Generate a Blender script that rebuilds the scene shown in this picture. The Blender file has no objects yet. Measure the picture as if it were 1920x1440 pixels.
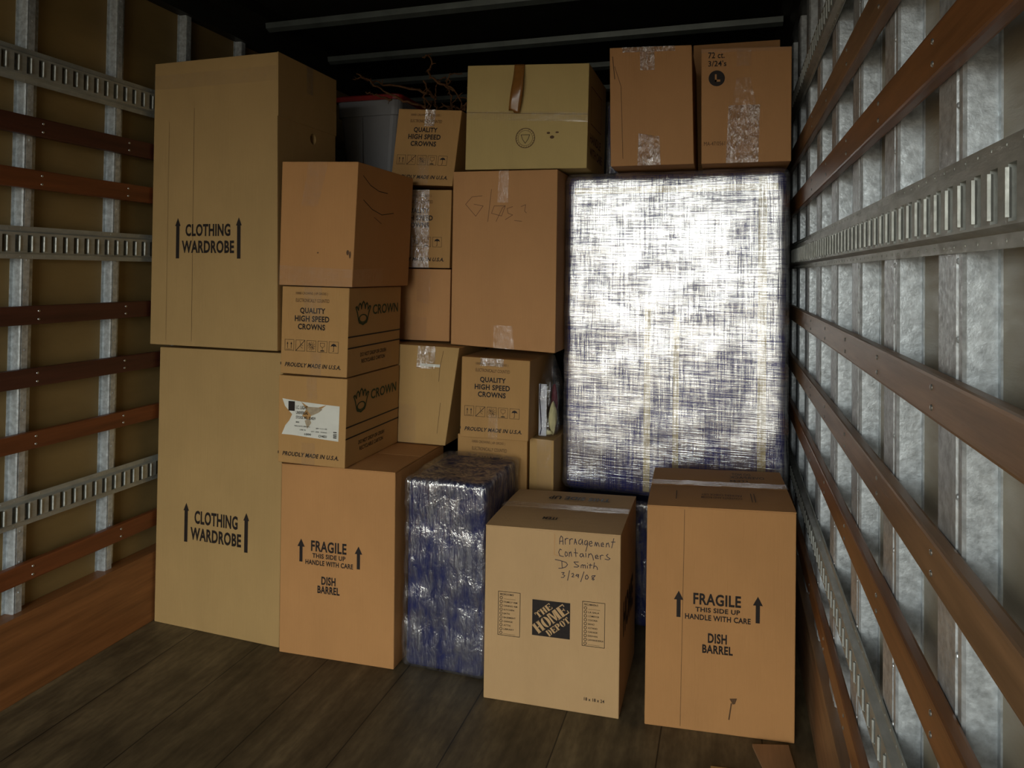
import bpy, bmesh, math, random
from mathutils import Vector, Matrix, noise
random.seed(7)
C = bpy.context.scene
COL = C.collection

# ------------------------------------------------------------------ camera
cam_d = bpy.data.cameras.new('camera')
cam = bpy.data.objects.new('camera', cam_d)
COL.objects.link(cam)
cam_d.sensor_width = 36.0
cam_d.lens = 36.0 * 1313.08 / 1920.0
cam_d.shift_y = -(720 - 489.76) / 1920.0
cam_d.clip_start = 0.02
YAW, PITCH, ROLL = 0.30016, -0.016044, 0.012668
def cam_matrix():
    cy, sy = math.cos(YAW), math.sin(YAW)
    cp, sp = math.cos(PITCH), math.sin(PITCH)
    cr, sr = math.cos(ROLL), math.sin(ROLL)
    Z = Matrix(((cy, sy, 0), (-sy, cy, 0), (0, 0, 1)))
    B = Matrix(((1, 0, 0), (0, 0, -1), (0, 1, 0)))
    P = Matrix(((1, 0, 0), (0, cp, -sp), (0, sp, cp)))
    R = Matrix(((cr, -sr, 0), (sr, cr, 0), (0, 0, 1)))
    M = R @ P @ B @ Z
    return Matrix((M[0], -M[1], -M[2])).transposed()
cam.matrix_world = Matrix.Translation((0, 0, 1.45)) @ cam_matrix().to_4x4()
C.camera = cam

# ------------------------------------------------------------------ daylight through the open rear door
W = bpy.data.worlds.new('daylight'); C.world = W
W.use_nodes = True
nt = W.node_tree; nt.nodes.clear()
tc = nt.nodes.new('ShaderNodeTexCoord')
sx = nt.nodes.new('ShaderNodeSeparateXYZ')
rp = nt.nodes.new('ShaderNodeValToRGB')
mr = nt.nodes.new('ShaderNodeMapRange')
bg = nt.nodes.new('ShaderNodeBackground')
wo = nt.nodes.new('ShaderNodeOutputWorld')
nt.links.new(tc.outputs['Generated'], sx.inputs[0])
nt.links.new(sx.outputs['Z'], mr.inputs['Value'])
mr.inputs['From Min'].default_value = -0.3
mr.inputs['From Max'].default_value = 0.5
nt.links.new(mr.outputs[0], rp.inputs[0])
e = rp.color_ramp.elements
e[0].position = 0.0; e[0].color = (0.16, 0.14, 0.11, 1)
e[1].position = 1.0; e[1].color = (0.97, 0.98, 0.92, 1)
a = e.new(0.34); a.color = (0.22, 0.20, 0.17, 1)
a = e.new(0.42); a.color = (0.86, 0.88, 0.84, 1)
nt.links.new(rp.outputs[0], bg.inputs[0])
bg.inputs[1].default_value = 8.6
nt.links.new(bg.outputs[0], wo.inputs[0])

pd = bpy.data.lights.new('rear_door_portal', 'AREA')
pd.shape = 'RECTANGLE'; pd.size = 2.36; pd.size_y = 2.45
pd.cycles.is_portal = True
po = bpy.data.objects.new('rear_door_portal', pd); COL.objects.link(po)
po.location = (-1.0, -2.58, 1.25)
po.rotation_euler = (math.radians(90), 0, 0)      # faces into the truck (+Y)

C.view_settings.view_transform = 'Standard'
C.view_settings.look = 'None'
C.view_settings.gamma = 1.0
C.view_settings.use_curve_mapping = False
C.view_settings.exposure = 0.0

# ------------------------------------------------------------------ materials
def srgb(r, g, b):
    f = lambda c: (c / 255 / 12.92) if c / 255 <= 0.04045 else ((c / 255 + 0.055) / 1.055) ** 2.4
    return (f(r), f(g), f(b), 1)

def mat(name, col, rough=0.7, metal=0.0, spec=0.3, vary=0.0, vscale=(6, 6, 6), bump=0.0, bscale=(60, 60, 60),
        rvary=0.0, coat=0.0, detail=4.0):
    m = bpy.data.materials.new(name); m.use_nodes = True
    n = m.node_tree; p = n.nodes['Principled BSDF']
    p.inputs['Base Color'].default_value = col
    p.inputs['Roughness'].default_value = rough
    p.inputs['Metallic'].default_value = metal
    p.inputs['Specular IOR Level'].default_value = spec
    if coat:
        p.inputs['Coat Weight'].default_value = coat
        p.inputs['Coat Roughness'].default_value = 0.25
    t = n.nodes.new('ShaderNodeTexCoord')
    def nz(scale, det=detail):
        mp = n.nodes.new('ShaderNodeMapping'); mp.inputs['Scale'].default_value = scale
        n.links.new(t.outputs['Object'], mp.inputs[0])
        z = n.nodes.new('ShaderNodeTexNoise'); z.inputs['Scale'].default_value = 1.0
        z.inputs['Detail'].default_value = det; z.inputs['Roughness'].default_value = 0.6
        n.links.new(mp.outputs[0], z.inputs['Vector'])
        return z
    if vary:
        z = nz(vscale)
        mx = n.nodes.new('ShaderNodeMix'); mx.data_type = 'RGBA'; mx.blend_type = 'MULTIPLY'
        mx.inputs['Factor'].default_value = 1.0
        mx.inputs['A'].default_value = col
        r = n.nodes.new('ShaderNodeMapRange')
        r.inputs['From Min'].default_value = 0.3; r.inputs['From Max'].default_value = 0.7
        r.inputs['To Min'].default_value = 1 - vary; r.inputs['To Max'].default_value = 1 + vary * 0.6
        n.links.new(z.outputs[0], r.inputs['Value'])
        n.links.new(r.outputs[0], mx.inputs['B'])
        n.links.new(mx.outputs['Result'], p.inputs['Base Color'])
    if rvary:
        z = nz(tuple(s * 2.1 for s in vscale))
        r = n.nodes.new('ShaderNodeMapRange')
        r.inputs['From Min'].default_value = 0.3; r.inputs['From Max'].default_value = 0.7
        r.inputs['To Min'].default_value = max(0.05, rough - rvary); r.inputs['To Max'].default_value = rough + rvary
        n.links.new(z.outputs[0], r.inputs['Value']); n.links.new(r.outputs[0], p.inputs['Roughness'])
    if bump:
        z = nz(bscale)
        b = n.nodes.new('ShaderNodeBump'); b.inputs['Strength'].default_value = bump; b.inputs['Distance'].default_value = 0.01
        n.links.new(z.outputs[0], b.inputs['Height']); n.links.new(b.outputs[0], p.inputs['Normal'])
    return m

def card(name, col):
    return mat(name, col, rough=0.72, spec=0.25, vary=0.07, vscale=(5, 5, 3), bump=0.12, bscale=(180, 180, 6), detail=6)

M = {}
M['card_tan'] = card('cardboard_tan', srgb(178, 144, 92))
M['card_wardrobe'] = card('cardboard_wardrobe', srgb(168, 138, 90))
M['card_orange'] = card('cardboard_orange', srgb(180, 132, 82))
M['card_brown'] = card('cardboard_brown', srgb(188, 140, 92))
M['card_crown'] = card('cardboard_crown', srgb(176, 136, 84))
M['card_light'] = card('cardboard_light', srgb(194, 170, 112))
M['card_kraft'] = card('cardboard_kraft', srgb(188, 154, 110))
M['ink'] = mat('black_print', srgb(34, 26, 22), rough=0.6, vary=0.25, vscale=(90, 90, 90))
M['ink_faded'] = mat('faded_print', srgb(92, 66, 42), rough=0.65, vary=0.3, vscale=(120, 120, 120))
M['ink_green'] = mat('green_print', srgb(44, 62, 38), rough=0.6, vary=0.3, vscale=(90, 90, 90))
M['ink_mark'] = mat('marker_ink', srgb(50, 44, 58), rough=0.6, vary=0.3, vscale=(200, 200, 200))
M['pencil'] = mat('pen_ink', srgb(110, 78, 52), rough=0.6)
M['paper'] = mat('white_paper', srgb(215, 215, 205), rough=0.5, vary=0.05, vscale=(20, 20, 20))
M['paper_torn'] = mat('torn_paper', srgb(165, 150, 125), rough=0.8, vary=0.25, vscale=(60, 60, 60))
M['galv'] = mat('galvanised_steel', srgb(200, 208, 212), rough=0.43, metal=0.5, vary=0.34, vscale=(55, 55, 55),
                rvary=0.15, bump=0.12, bscale=(70, 70, 70))
M['track'] = mat('track_steel', srgb(176, 180, 174), rough=0.5, metal=0.5, vary=0.2, vscale=(40, 14, 40),
                 rvary=0.1, bump=0.1, bscale=(60, 20, 60))
M['rivet'] = mat('rivet_steel', srgb(200, 205, 205), rough=0.3, metal=0.9)
M['ply'] = mat('liner_plywood', srgb(142, 120, 76), rough=0.5, spec=0.35, vary=0.18, vscale=(3, 2, 6), bump=0.05,
               bscale=(40, 8, 90), rvary=0.1)
M['liner'] = mat('grey_liner_panel', srgb(168, 160, 138), rough=0.42, spec=0.45, vary=0.2, vscale=(3, 3, 9), bump=0.08,
                 bscale=(20, 20, 160), rvary=0.1)
M['slat_dark'] = mat('slat_dark_varnish', srgb(78, 42, 30), rough=0.42, spec=0.4, vary=0.3, vscale=(30, 2.5, 40), bump=0.05, bscale=(80, 4, 120))
M['slat_red'] = mat('slat_red_varnish', srgb(120, 68, 36), rough=0.4, spec=0.4, vary=0.3, vscale=(30, 2.5, 40), bump=0.05, bscale=(80, 4, 120))
M['slat_amber'] = mat('slat_amber_varnish', srgb(142, 94, 54), rough=0.4, spec=0.4, vary=0.35, vscale=(30, 2.5, 40), bump=0.05, bscale=(80, 4, 120))
M['slat_worn'] = mat('slat_worn_varnish', srgb(146, 112, 80), rough=0.42, spec=0.4, vary=0.35, vscale=(24, 3, 34), bump=0.06, bscale=(80, 4, 120))
M['roof'] = mat('roof_skin_dark', srgb(46, 46, 42), rough=0.5, spec=0.3, vary=0.25, vscale=(2, 5, 2))
M['bow'] = mat('roof_bow_painted', srgb(92, 100, 98), rough=0.45, metal=0.3, vary=0.2, vscale=(9, 9, 9))
M['rail'] = mat('roof_rail_dark', srgb(44, 44, 40), rough=0.5, metal=0.3)
M['film_core'] = mat('blue_moving_blanket', srgb(38, 40, 108), rough=0.85, vary=0.3, vscale=(7, 7, 4), bump=0.3, bscale=(25, 25, 25))
M['film_core_dark'] = mat('navy_moving_blanket', srgb(32, 38, 88), rough=0.85, vary=0.3, vscale=(7, 7, 4), bump=0.3, bscale=(25, 25, 25))
M['masking'] = mat('masking_tape', srgb(178, 160, 108), rough=0.6, vary=0.15, vscale=(40, 40, 12))
M['packing_brown'] = mat('brown_packing_tape', srgb(142, 96, 46), rough=0.22, spec=0.6, vary=0.15, vscale=(20, 20, 20), bump=0.1, bscale=(20, 20, 20))
M['red_lid'] = mat('red_plastic', srgb(140, 34, 30), rough=0.4, spec=0.4)
M['bin_grey'] = mat('grey_plastic', srgb(138, 138, 140), rough=0.5, spec=0.35, vary=0.06)
M['twig'] = mat('twig_bark', srgb(96, 64, 36), rough=0.8, vary=0.4, vscale=(30, 30, 30))
M['foam'] = mat('white_foam_board', srgb(200, 204, 214), rough=0.6, vary=0.05)
M['navy'] = mat('navy_edging', srgb(26, 30, 60), rough=0.6)
M['cream'] = mat('cream_cloth', srgb(205, 198, 150), rough=0.8, vary=0.12, vscale=(20, 20, 20))
M['maroon'] = mat('maroon_cloth', srgb(88, 22, 32), rough=0.7)
M['dark_in'] = mat('box_inside', srgb(60, 42, 26), rough=0.9)

def film(name, lo=0.1, hi=0.5, milk=0.25, tint=(1, 1, 1, 1), rough=0.15, bump=0.5, dist=0.002, s1=(5, 5, 120), s2=(90, 90, 5), big=(4, 4, 4), through=(1, 1, 1, 1)):
    """clear plastic: part of the light goes straight through, the rest meets a crinkled glossy skin"""
    m = bpy.data.materials.new(name); m.use_nodes = True
    n = m.node_tree; n.nodes.clear(); L = n.links.new
    o = n.nodes.new('ShaderNodeOutputMaterial'); mx = n.nodes.new('ShaderNodeMixShader'); sk = n.nodes.new('ShaderNodeMixShader')
    tr = n.nodes.new('ShaderNodeBsdfTransparent'); tr.inputs[0].default_value = through
    df = n.nodes.new('ShaderNodeBsdfDiffuse'); df.inputs[0].default_value = tint
    gl = n.nodes.new('ShaderNodeBsdfGlossy'); gl.inputs['Color'].default_value = (1, 1, 1, 1); gl.inputs['Roughness'].default_value = rough
    sk.inputs[0].default_value = 1 - milk
    L(df.outputs[0], sk.inputs[1]); L(gl.outputs[0], sk.inputs[2])
    t = n.nodes.new('ShaderNodeTexCoord')
    def nz(s, d, dis=0.6):
        mp = n.nodes.new('ShaderNodeMapping'); mp.inputs['Scale'].default_value = s
        L(t.outputs['Object'], mp.inputs[0])
        z = n.nodes.new('ShaderNodeTexNoise'); z.inputs['Scale'].default_value = 1; z.inputs['Detail'].default_value = d
        z.inputs['Roughness'].default_value = 0.6; z.inputs['Distortion'].default_value = dis
        L(mp.outputs[0], z.inputs['Vector']); return z.outputs[0]
    def math_(op, a, b=None, v=None):
        q = n.nodes.new('ShaderNodeMath'); q.operation = op; L(a, q.inputs[0])
        if b is not None: L(b, q.inputs[1])
        if v is not None: q.inputs[1].default_value = v
        return q.outputs[0]
    h = math_('ADD', nz(s1, 4), nz(s2, 4)); h2 = math_('ADD', h, nz(big, 3, 1.0))
    r = n.nodes.new('ShaderNodeMapRange')
    r.inputs['From Min'].default_value = 1.25; r.inputs['From Max'].default_value = 1.85
    r.inputs['To Min'].default_value = lo; r.inputs['To Max'].default_value = hi
    L(h2, r.inputs['Value'])
    bu = n.nodes.new('ShaderNodeBump'); bu.inputs['Strength'].default_value = bump; bu.inputs['Distance'].default_value = dist
    L(h2, bu.inputs['Height']); L(bu.outputs[0], gl.inputs['Normal'])
    L(r.outputs[0], mx.inputs['Fac']); L(tr.outputs[0], mx.inputs[1]); L(sk.outputs[0], mx.inputs[2]); L(mx.outputs[0], o.inputs[0])
    return m
M['film'] = film('stretch_film', lo=0.10, hi=0.80, milk=0.11, rough=0.16, tint=(.8, .82, .9, 1), bump=0.5, dist=0.0016, s1=(7, 7, 190), s2=(170, 170, 6), big=(5, 5, 7))
M['film_low'] = film('stretch_film_loose', lo=0.06, hi=0.60, milk=0.10, rough=0.2, tint=(.7, .73, .8, 1), bump=0.8, dist=0.008, s1=(60, 60, 7), s2=(26, 26, 16), big=(6, 6, 3))
M['tape'] = film('clear_tape', lo=0.05, hi=0.14, milk=0.4, rough=0.18, tint=(.8, .7, .55, 1), bump=0.3, dist=0.003, s1=(25, 25, 60), s2=(60, 60, 20), through=(.99, .98, .97, 1))
M['tape_crinkled'] = film('crinkled_clear_tape', lo=0.12, hi=0.5, milk=0.25, rough=0.14, tint=(.75, .68, .6, 1), bump=0.9, dist=0.008, s1=(50, 50, 18), s2=(80, 80, 30), through=(.94, .93, .92, 1))
M['bag'] = film('clear_bag_film', lo=0.04, hi=0.32, milk=0.12, rough=0.1, tint=(.7, .72, .7, 1), bump=0.9, dist=0.01, s1=(18, 18, 30), s2=(40, 40, 9))

# floor: laminated planks running the length of the box
def floor_mat():
    m = mat('oak_laminate_floor', srgb(92, 76, 54), rough=0.55, spec=0.3)
    n = m.node_tree; p = n.nodes['Principled BSDF']
    t = n.nodes.new('ShaderNodeTexCoord')
    br = n.nodes.new('ShaderNodeTexBrick')
    mp = n.nodes.new('ShaderNodeMapping'); mp.inputs['Rotation'].default_value = (0, 0, math.radians(90)); mp.inputs['Location'].default_value = (10, .195, 0)
    n.links.new(t.outputs['Object'], mp.inputs[0]); n.links.new(mp.outputs[0], br.inputs['Vector'])
    br.inputs['Scale'].default_value = 1; br.inputs['Brick Width'].default_value = 40.0; br.inputs['Row Height'].default_value = 0.305
    br.inputs['Mortar Size'].default_value = 0.0028; br.inputs['Mortar Smooth'].default_value = 0.5
    br.inputs['Color1'].default_value = srgb(106, 94, 70); br.inputs['Color2'].default_value = srgb(94, 82, 60)
    br.inputs['Mortar'].default_value = srgb(44, 38, 30); br.offset = 0.0
    def nz(s, d=5):
        q = n.nodes.new('ShaderNodeMapping'); q.inputs['Scale'].default_value = s
        n.links.new(t.outputs['Object'], q.inputs[0])
        z = n.nodes.new('ShaderNodeTexNoise'); z.inputs['Scale'].default_value = 1; z.inputs['Detail'].default_value = d
        n.links.new(q.outputs[0], z.inputs['Vector']); return z
    last = br.outputs['Color']
    for s, lo, hi in (((24, 0.9, 1), 0.72, 1.15), ((9, 4, 1), 0.62, 1.2), ((70, 22, 1), 0.82, 1.12), ((2.2, 1.6, 1), 0.75, 1.15)):
        z = nz(s); r = n.nodes.new('ShaderNodeMapRange')
        r.inputs['From Min'].default_value = 0.35; r.inputs['From Max'].default_value = 0.65
        r.inputs['To Min'].default_value = lo; r.inputs['To Max'].default_value = hi
        n.links.new(z.outputs[0], r.inputs['Value'])
        x = n.nodes.new('ShaderNodeMix'); x.data_type = 'RGBA'; x.blend_type = 'MULTIPLY'; x.inputs['Factor'].default_value = 1
        n.links.new(last, x.inputs['A']); n.links.new(r.outputs[0], x.inputs['B']); last = x.outputs['Result']
    n.links.new(last, p.inputs['Base Color'])
    z = nz((60, 8, 1)); b = n.nodes.new('ShaderNodeBump'); b.inputs['Strength'].default_value = 0.25; b.inputs['Distance'].default_value = 0.004
    n.links.new(z.outputs[0], b.inputs['Height']); n.links.new(b.outputs[0], p.inputs['Normal'])
    return m
M['floor'] = floor_mat()

# ------------------------------------------------------------------ mesh helpers
def obj(name, bm, m, parent=None, smooth=False):
    me = bpy.data.meshes.new(name); bm.normal_update(); bm.to_mesh(me); bm.free()
    if m: me.materials.append(m)
    if smooth:
        for p in me.polygons: p.use_smooth = True
    o = bpy.data.objects.new(name, me); COL.objects.link(o)
    if parent: o.parent = parent
    return o

def tag(o, label=None, cat=None, group=None, kind=None):
    if label: o['label'] = label
    if cat: o['category'] = cat
    if group: o['group'] = group
    if kind: o['kind'] = kind
    return o

def empty(name, loc, label, cat, group=None):
    o = bpy.data.objects.new(name, None); COL.objects.link(o); o.location = loc
    o.empty_display_size = 0.1
    return tag(o, label, cat, group)

def box(bm, a, b, bevel=0.0):
    vs = [bm.verts.new((x, y, z)) for x in (a[0], b[0]) for y in (a[1], b[1]) for z in (a[2], b[2])]
    fs = [(0, 1, 3, 2), (4, 6, 7, 5), (0, 4, 5, 1), (2, 3, 7, 6), (0, 2, 6, 4), (1, 5, 7, 3)]
    F = [bm.faces.new([vs[i] for i in f]) for f in fs]
    if bevel:
        es = list({e for f in F for e in f.edges})
        bmesh.ops.bevel(bm, geom=es, offset=bevel, segments=2, affect='EDGES', profile=0.6)

def tube(bm, pts, r, seg=6):
    """swept tube with a radius per point"""
    n = len(pts); pts = [Vector(p) for p in pts]; rings = []
    for i, p in enumerate(pts):
        d = (pts[min(i + 1, n - 1)] - pts[max(i - 1, 0)]).normalized()
        u = d.cross(Vector((0.13, 0.31, 0.94))).normalized(); v = d.cross(u)
        rr = r[i] if isinstance(r, (list, tuple)) else r
        rings.append([bm.verts.new(p + (u * math.cos(t) + v * math.sin(t)) * rr) for t in [2 * math.pi * k / seg for k in range(seg)]])
    for a, b in zip(rings, rings[1:]):
        for k in range(seg):
            bm.faces.new((a[k], a[(k + 1) % seg], b[(k + 1) % seg], b[k]))
    bm.faces.new(rings[0][::-1]); bm.faces.new(rings[-1])

def dome(bm, c, r, axis, flat=0.5, seg=8):
    """rivet or screw head standing on a surface, axis = outward"""
    axis = Vector(axis); u = axis.orthogonal().normalized(); v = axis.cross(u); c = Vector(c)
    prev = None
    for a in (0, 0.5, 1.0):
        rr = r * math.cos(a * 1.2); h = r * flat * math.sin(a * 1.57)
        ring = [bm.verts.new(c + axis * h + (u * math.cos(t) + v * math.sin(t)) * rr) for t in [2 * math.pi * k / seg for k in range(seg)]]
        if prev:
            for k in range(seg): bm.faces.new((prev[k], prev[(k + 1) % seg], ring[(k + 1) % seg], ring[k]))
        prev = ring
    bm.faces.new(prev)

# ------------------------------------------------------------------ lettering
_txt = {}
def text_polys(s, bold=0.0):
    """triangles of a line of text, normalised to the unit square"""
    k = (s, bold)
    if k in _txt: return _txt[k]
    c = bpy.data.curves.new('t', 'FONT'); c.body = s; c.size = 1; c.offset = bold; c.resolution_u = 3
    if bold: c.space_character = 1 + bold * 2.2
    o = bpy.data.objects.new('t', c); COL.objects.link(o)
    dg = bpy.context.evaluated_depsgraph_get(); dg.update()
    me = bpy.data.meshes.new_from_object(o.evaluated_get(dg))
    xs = [v.co.x for v in me.vertices]; ys = [v.co.y for v in me.vertices]
    x0, x1, y0, y1 = min(xs), max(xs), min(ys), max(ys)
    P = [[((me.vertices[i].co.x - x0) / (x1 - x0), (me.vertices[i].co.y - y0) / (y1 - y0)) for i in f.vertices] for f in me.polygons]
    bpy.data.objects.remove(o); bpy.data.curves.remove(c); bpy.data.meshes.remove(me)
    _txt[k] = P
    return P

class Ink:
    """flat print in face metres (x right, y up)"""
    def __init__(s): s.p = []
    def text(s, t, x0, y0, x1, y1, bold=0.03, slant=0.0, rot=0.0):
        cx, cy = (x0 + x1) / 2, (y0 + y1) / 2; ca, sa = math.cos(rot), math.sin(rot)
        for f in text_polys(t, bold):
            q = []
            for u, v in f:
                x = x0 + u * (x1 - x0) + slant * (v - 0.5) * (y1 - y0); y = y0 + v * (y1 - y0)
                if rot: x, y = cx + (x - cx) * ca - (y - cy) * sa, cy + (x - cx) * sa + (y - cy) * ca
                q.append((x, y))
            s.p.append(q)
        return s
    def poly(s, pts): s.p.append(list(pts)); return s
    def rect(s, x0, y0, x1, y1): return s.poly([(x0, y0), (x1, y0), (x1, y1), (x0, y1)])
    def line(s, pts, w, closed=False):
        pts = [Vector(p) for p in pts]
        if closed: pts = pts + [pts[0]]
        for a, b in zip(pts, pts[1:]):
            d = b - a
            if d.length < 1e-6: continue
            d.normalize(); nn = Vector((-d.y, d.x)) * w / 2; e2 = d * w * 0.3
            s.p.append([tuple(a - nn - e2), tuple(b - nn + e2), tuple(b + nn + e2), tuple(a + nn - e2)])
        return s
    def disc(s, cx, cy, rx, ry=None, n=24, hole=0.0):
        ry = ry or rx
        A = [(math.cos(2 * math.pi * k / n), math.sin(2 * math.pi * k / n)) for k in range(n)]
        if not hole: s.p.append([(cx + rx * c, cy + ry * t) for c, t in A])
        else:
            for k in range(n):
                (c0, s0), (c1, s1) = A[k], A[(k + 1) % n]
                s.p.append([(cx + rx * c0, cy + ry * s0), (cx + rx * c1, cy + ry * s1),
                            (cx + rx * hole * c1, cy + ry * hole * s1), (cx + rx * hole * c0, cy + ry * hole * s0)])
        return s
    def arrow(s, cx, y0, y1, w, shaft=0.36, head=0.24):
        hy = y1 - (y1 - y0) * head
        s.poly([(cx - w * shaft / 2, y0), (cx + w * shaft / 2, y0), (cx + w * shaft / 2, hy), (cx - w * shaft / 2, hy)])
        return s.poly([(cx - w / 2, hy), (cx + w / 2, hy), (cx, y1)])

# ------------------------------------------------------------------ cartons
class Carton:
    """closed carton: front corners TL TR BR BL in world metres, pushed back by a depth vector"""
    def __init__(s, name, label, F, depth, m, cat='cardboard box', group=None, flaps=False, tilt=0.0, bevel=0.003,
                 body='carton_body', handhold=False):
        F = [Vector(f) for f in F]; D = Vector(depth)
        base = (F[2] + F[3]) / 2 + D / 2
        s.base = base
        s.root = empty(name, base, label, cat, group)
        s.F = [f - base for f in F]; s.D = D; s.m = m
        s.w = ((F[1] - F[0]).length + (F[2] - F[3]).length) / 2
        s.h = ((F[0] - F[3]).length + (F[1] - F[2]).length) / 2
        s.d = D.length
        bm = bmesh.new()
        top_drop = 0.0035 if flaps else 0
        up = Vector((0, 0, 1))
        TL, TR, BR, BL = s.F
        vs = [bm.verts.new(p) for p in (BL, BR, TR - up * top_drop, TL - up * top_drop)]
        vb = [bm.verts.new(p) for p in (BL + D, BR + D, TR + D - up * top_drop, TL + D - up * top_drop)]
        for f in ((vs[0], vs[1], vs[2], vs[3]), (vb[1], vb[0], vb[3], vb[2]), (vs[1], vb[1], vb[2], vs[2]),
                  (vb[0], vs[0], vs[3], vb[3]), (vs[3], vs[2], vb[2], vb[3]), (vb[0], vb[1], vs[1], vs[0])):
            bm.faces.new(f)
        bmesh.ops.bevel(bm, geom=bm.edges[:], offset=bevel, segments=2, affect='EDGES', profile=0.5)
        s.body = obj(body, bm, m, s.root)
        if handhold:
            s.cut_handhold(*handhold)
        if flaps:      # two top flaps meeting in a seam across the middle
            for k, (a, b) in enumerate(((0.0, 0.497), (0.503, 1.0))):
                fb = bmesh.new(); n = 6; g = []
                for j in range(n + 1):
                    v = a + (b - a) * j / n
                    lift = 0.004 * math.sin(math.pi * (v - a) / (b - a)) + (0.004 * (j / n) if k == 0 else 0.004 * (1 - j / n))
                    row = []
                    for i in range(9):
                        u = i / 8; p = s.pt('T', u, v, 0)
                        row.append(fb.verts.new(p + up * (lift * (0.5 + 0.5 * math.sin(math.pi * u)) - 0.0005)))
                    g.append(row)
                for j in range(n):
                    for i in range(8): fb.faces.new((g[j][i], g[j][i + 1], g[j + 1][i + 1], g[j + 1][i]))
                r = bmesh.ops.extrude_face_region(fb, geom=fb.faces[:])
                for v in [x for x in r['geom'] if isinstance(x, bmesh.types.BMVert)]: v.co.z -= 0.0032
                bmesh.ops.recalc_face_normals(fb, faces=fb.faces[:])
                obj('flap', fb, m, s.root)
    def pt(s, face, u, v, off=0.0):
        TL, TR, BR, BL = s.F; D = s.D
        if face == 'F': a, b, c, d = BL, BR, TR, TL
        elif face == 'R': a, b, c, d = BR, BR + D, TR + D, TR
        elif face == 'T': a, b, c, d = TL, TR, TR + D, TL + D
        p = a * ((1 - u) * (1 - v)) + b * (u * (1 - v)) + c * (u * v) + d * ((1 - u) * v)
        if off: p = p + (b - a).cross(d - a).normalized() * off
        return p
    def size(s, face):
        return {'F': (s.w, s.h), 'R': (s.d, s.h), 'T': (s.w, s.d)}[face]
    def ink(s, name, ink, m, face='F', off=0.0009, label=None):
        w, h = s.size(face); bm = bmesh.new()
        for q in ink.p:
            try: bm.faces.new([bm.verts.new(s.pt(face, x / w, y / h, off)) for x, y in q])
            except ValueError: pass
        N = s.pt(face, .5, .5, 1) - s.pt(face, .5, .5, 0)
        bm.normal_update()
        for f in bm.faces:
            if f.normal.dot(N) < 0: f.normal_flip()
        o = obj(name, bm, m, s.root)
        if label: o['label'] = label
        return o
    def tape(s, pts, m=None, face='F', name='tape', off=0.0014, crumple=0.0, nx=8, ny=16, label=None):
        """strip of tape: quad (BL BR TR TL in face fractions) as a fine grid with crumples"""
        m = m or M['tape']; bm = bmesh.new(); g = []
        sd = random.random() * 50
        for j in range(ny + 1):
            v = j / ny; row = []
            for i in range(nx + 1):
                u = i / nx
                fu = (pts[0][0] * (1 - u) + pts[1][0] * u) * (1 - v) + (pts[3][0] * (1 - u) + pts[2][0] * u) * v
                fv = (pts[0][1] * (1 - u) + pts[1][1] * u) * (1 - v) + (pts[3][1] * (1 - u) + pts[2][1] * u) * v
                k = abs(noise.noise(Vector((u * 7 + sd, v * 6, 0)))) * crumple
                row.append(bm.verts.new(s.pt(face, fu, fv, off + k)))
            g.append(row)
        for j in range(ny):
            for i in range(nx): bm.faces.new((g[j][i], g[j][i + 1], g[j + 1][i + 1], g[j + 1][i]))
        o = obj(name, bm, m, s.root, smooth=True)
        o['label'] = label or 'strip of clear tape'
        return o
    def cut_handhold(s, u, v, ru, rv):
        bm = bmesh.new(); n = 20
        a = [s.pt('R', u + ru * math.cos(2 * math.pi * k / n), v + rv * math.sin(2 * math.pi * k / n), 0.03) for k in range(n)]
        b = [s.pt('R', u + ru * math.cos(2 * math.pi * k / n), v + rv * math.sin(2 * math.pi * k / n), -0.05) for k in range(n)]
        va = [bm.verts.new(p) for p in a]; vb = [bm.verts.new(p) for p in b]
        bm.faces.new(va); bm.faces.new(vb[::-1])
        for k in range(n): bm.faces.new((va[k], vb[k], vb[(k + 1) % n], va[(k + 1) % n]))
        bmesh.ops.recalc_face_normals(bm, faces=bm.faces[:])
        c = obj('cutter', bm, M['dark_in'], s.root)
        md = s.body.modifiers.new('b', 'BOOLEAN'); md.object = c; md.operation = 'DIFFERENCE'; md.solver = 'EXACT'
        dg = bpy.context.evaluated_depsgraph_get(); dg.update()
        me = bpy.data.meshes.new_from_object(s.body.evaluated_get(dg))
        s.body.modifiers.clear(); s.body.data = me
        bpy.data.objects.remove(c)

# ------------------------------------------------------------------ the truck box
Y0, Y1 = -2.6, 5.3
XL, XR = -2.315, 0.325          # liner faces
def slab(name, a, b, m):
    bm = bmesh.new(); box(bm, a, b); return tag(obj(name, bm, m), kind='structure')
slab('floor', (XL - .05, Y0, -0.06), (XR + .05, Y1, 0), M['floor'])
slab('ceiling', (XL - .05, Y0, 2.76), (XR + .05, Y1, 2.80), M['roof'])
slab('wall_left', (XL - .05, Y0, 0), (XL, Y1, 2.76), M['ply'])
slab('wall_right', (XR, Y0, 0), (XR + .05, Y1, 2.76), M['liner'])
slab('wall_front', (XL - .05, Y1, 0), (XR + .05, Y1 + .05, 2.76), M['roof'])
bm = bmesh.new()
box(bm, (XL - .05, Y0 - .05, 2.50), (XR + .05, Y0, 2.80))
tag(obj('wall_rear', bm, M['bow']), kind='structure')
def trim(name, pts, m):
    bm = bmesh.new(); a = [bm.verts.new((x, Y0, z)) for x, z in pts]; b = [bm.verts.new((x, Y1, z)) for x, z in pts]
    n = len(pts)
    for k in range(n): bm.faces.new((a[k], a[(k + 1) % n], b[(k + 1) % n], b[k]))
    bm.faces.new(a); bm.faces.new(b); bmesh.ops.recalc_face_normals(bm, faces=bm.faces[:])
    return tag(obj(name, bm, m), kind='structure')
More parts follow.
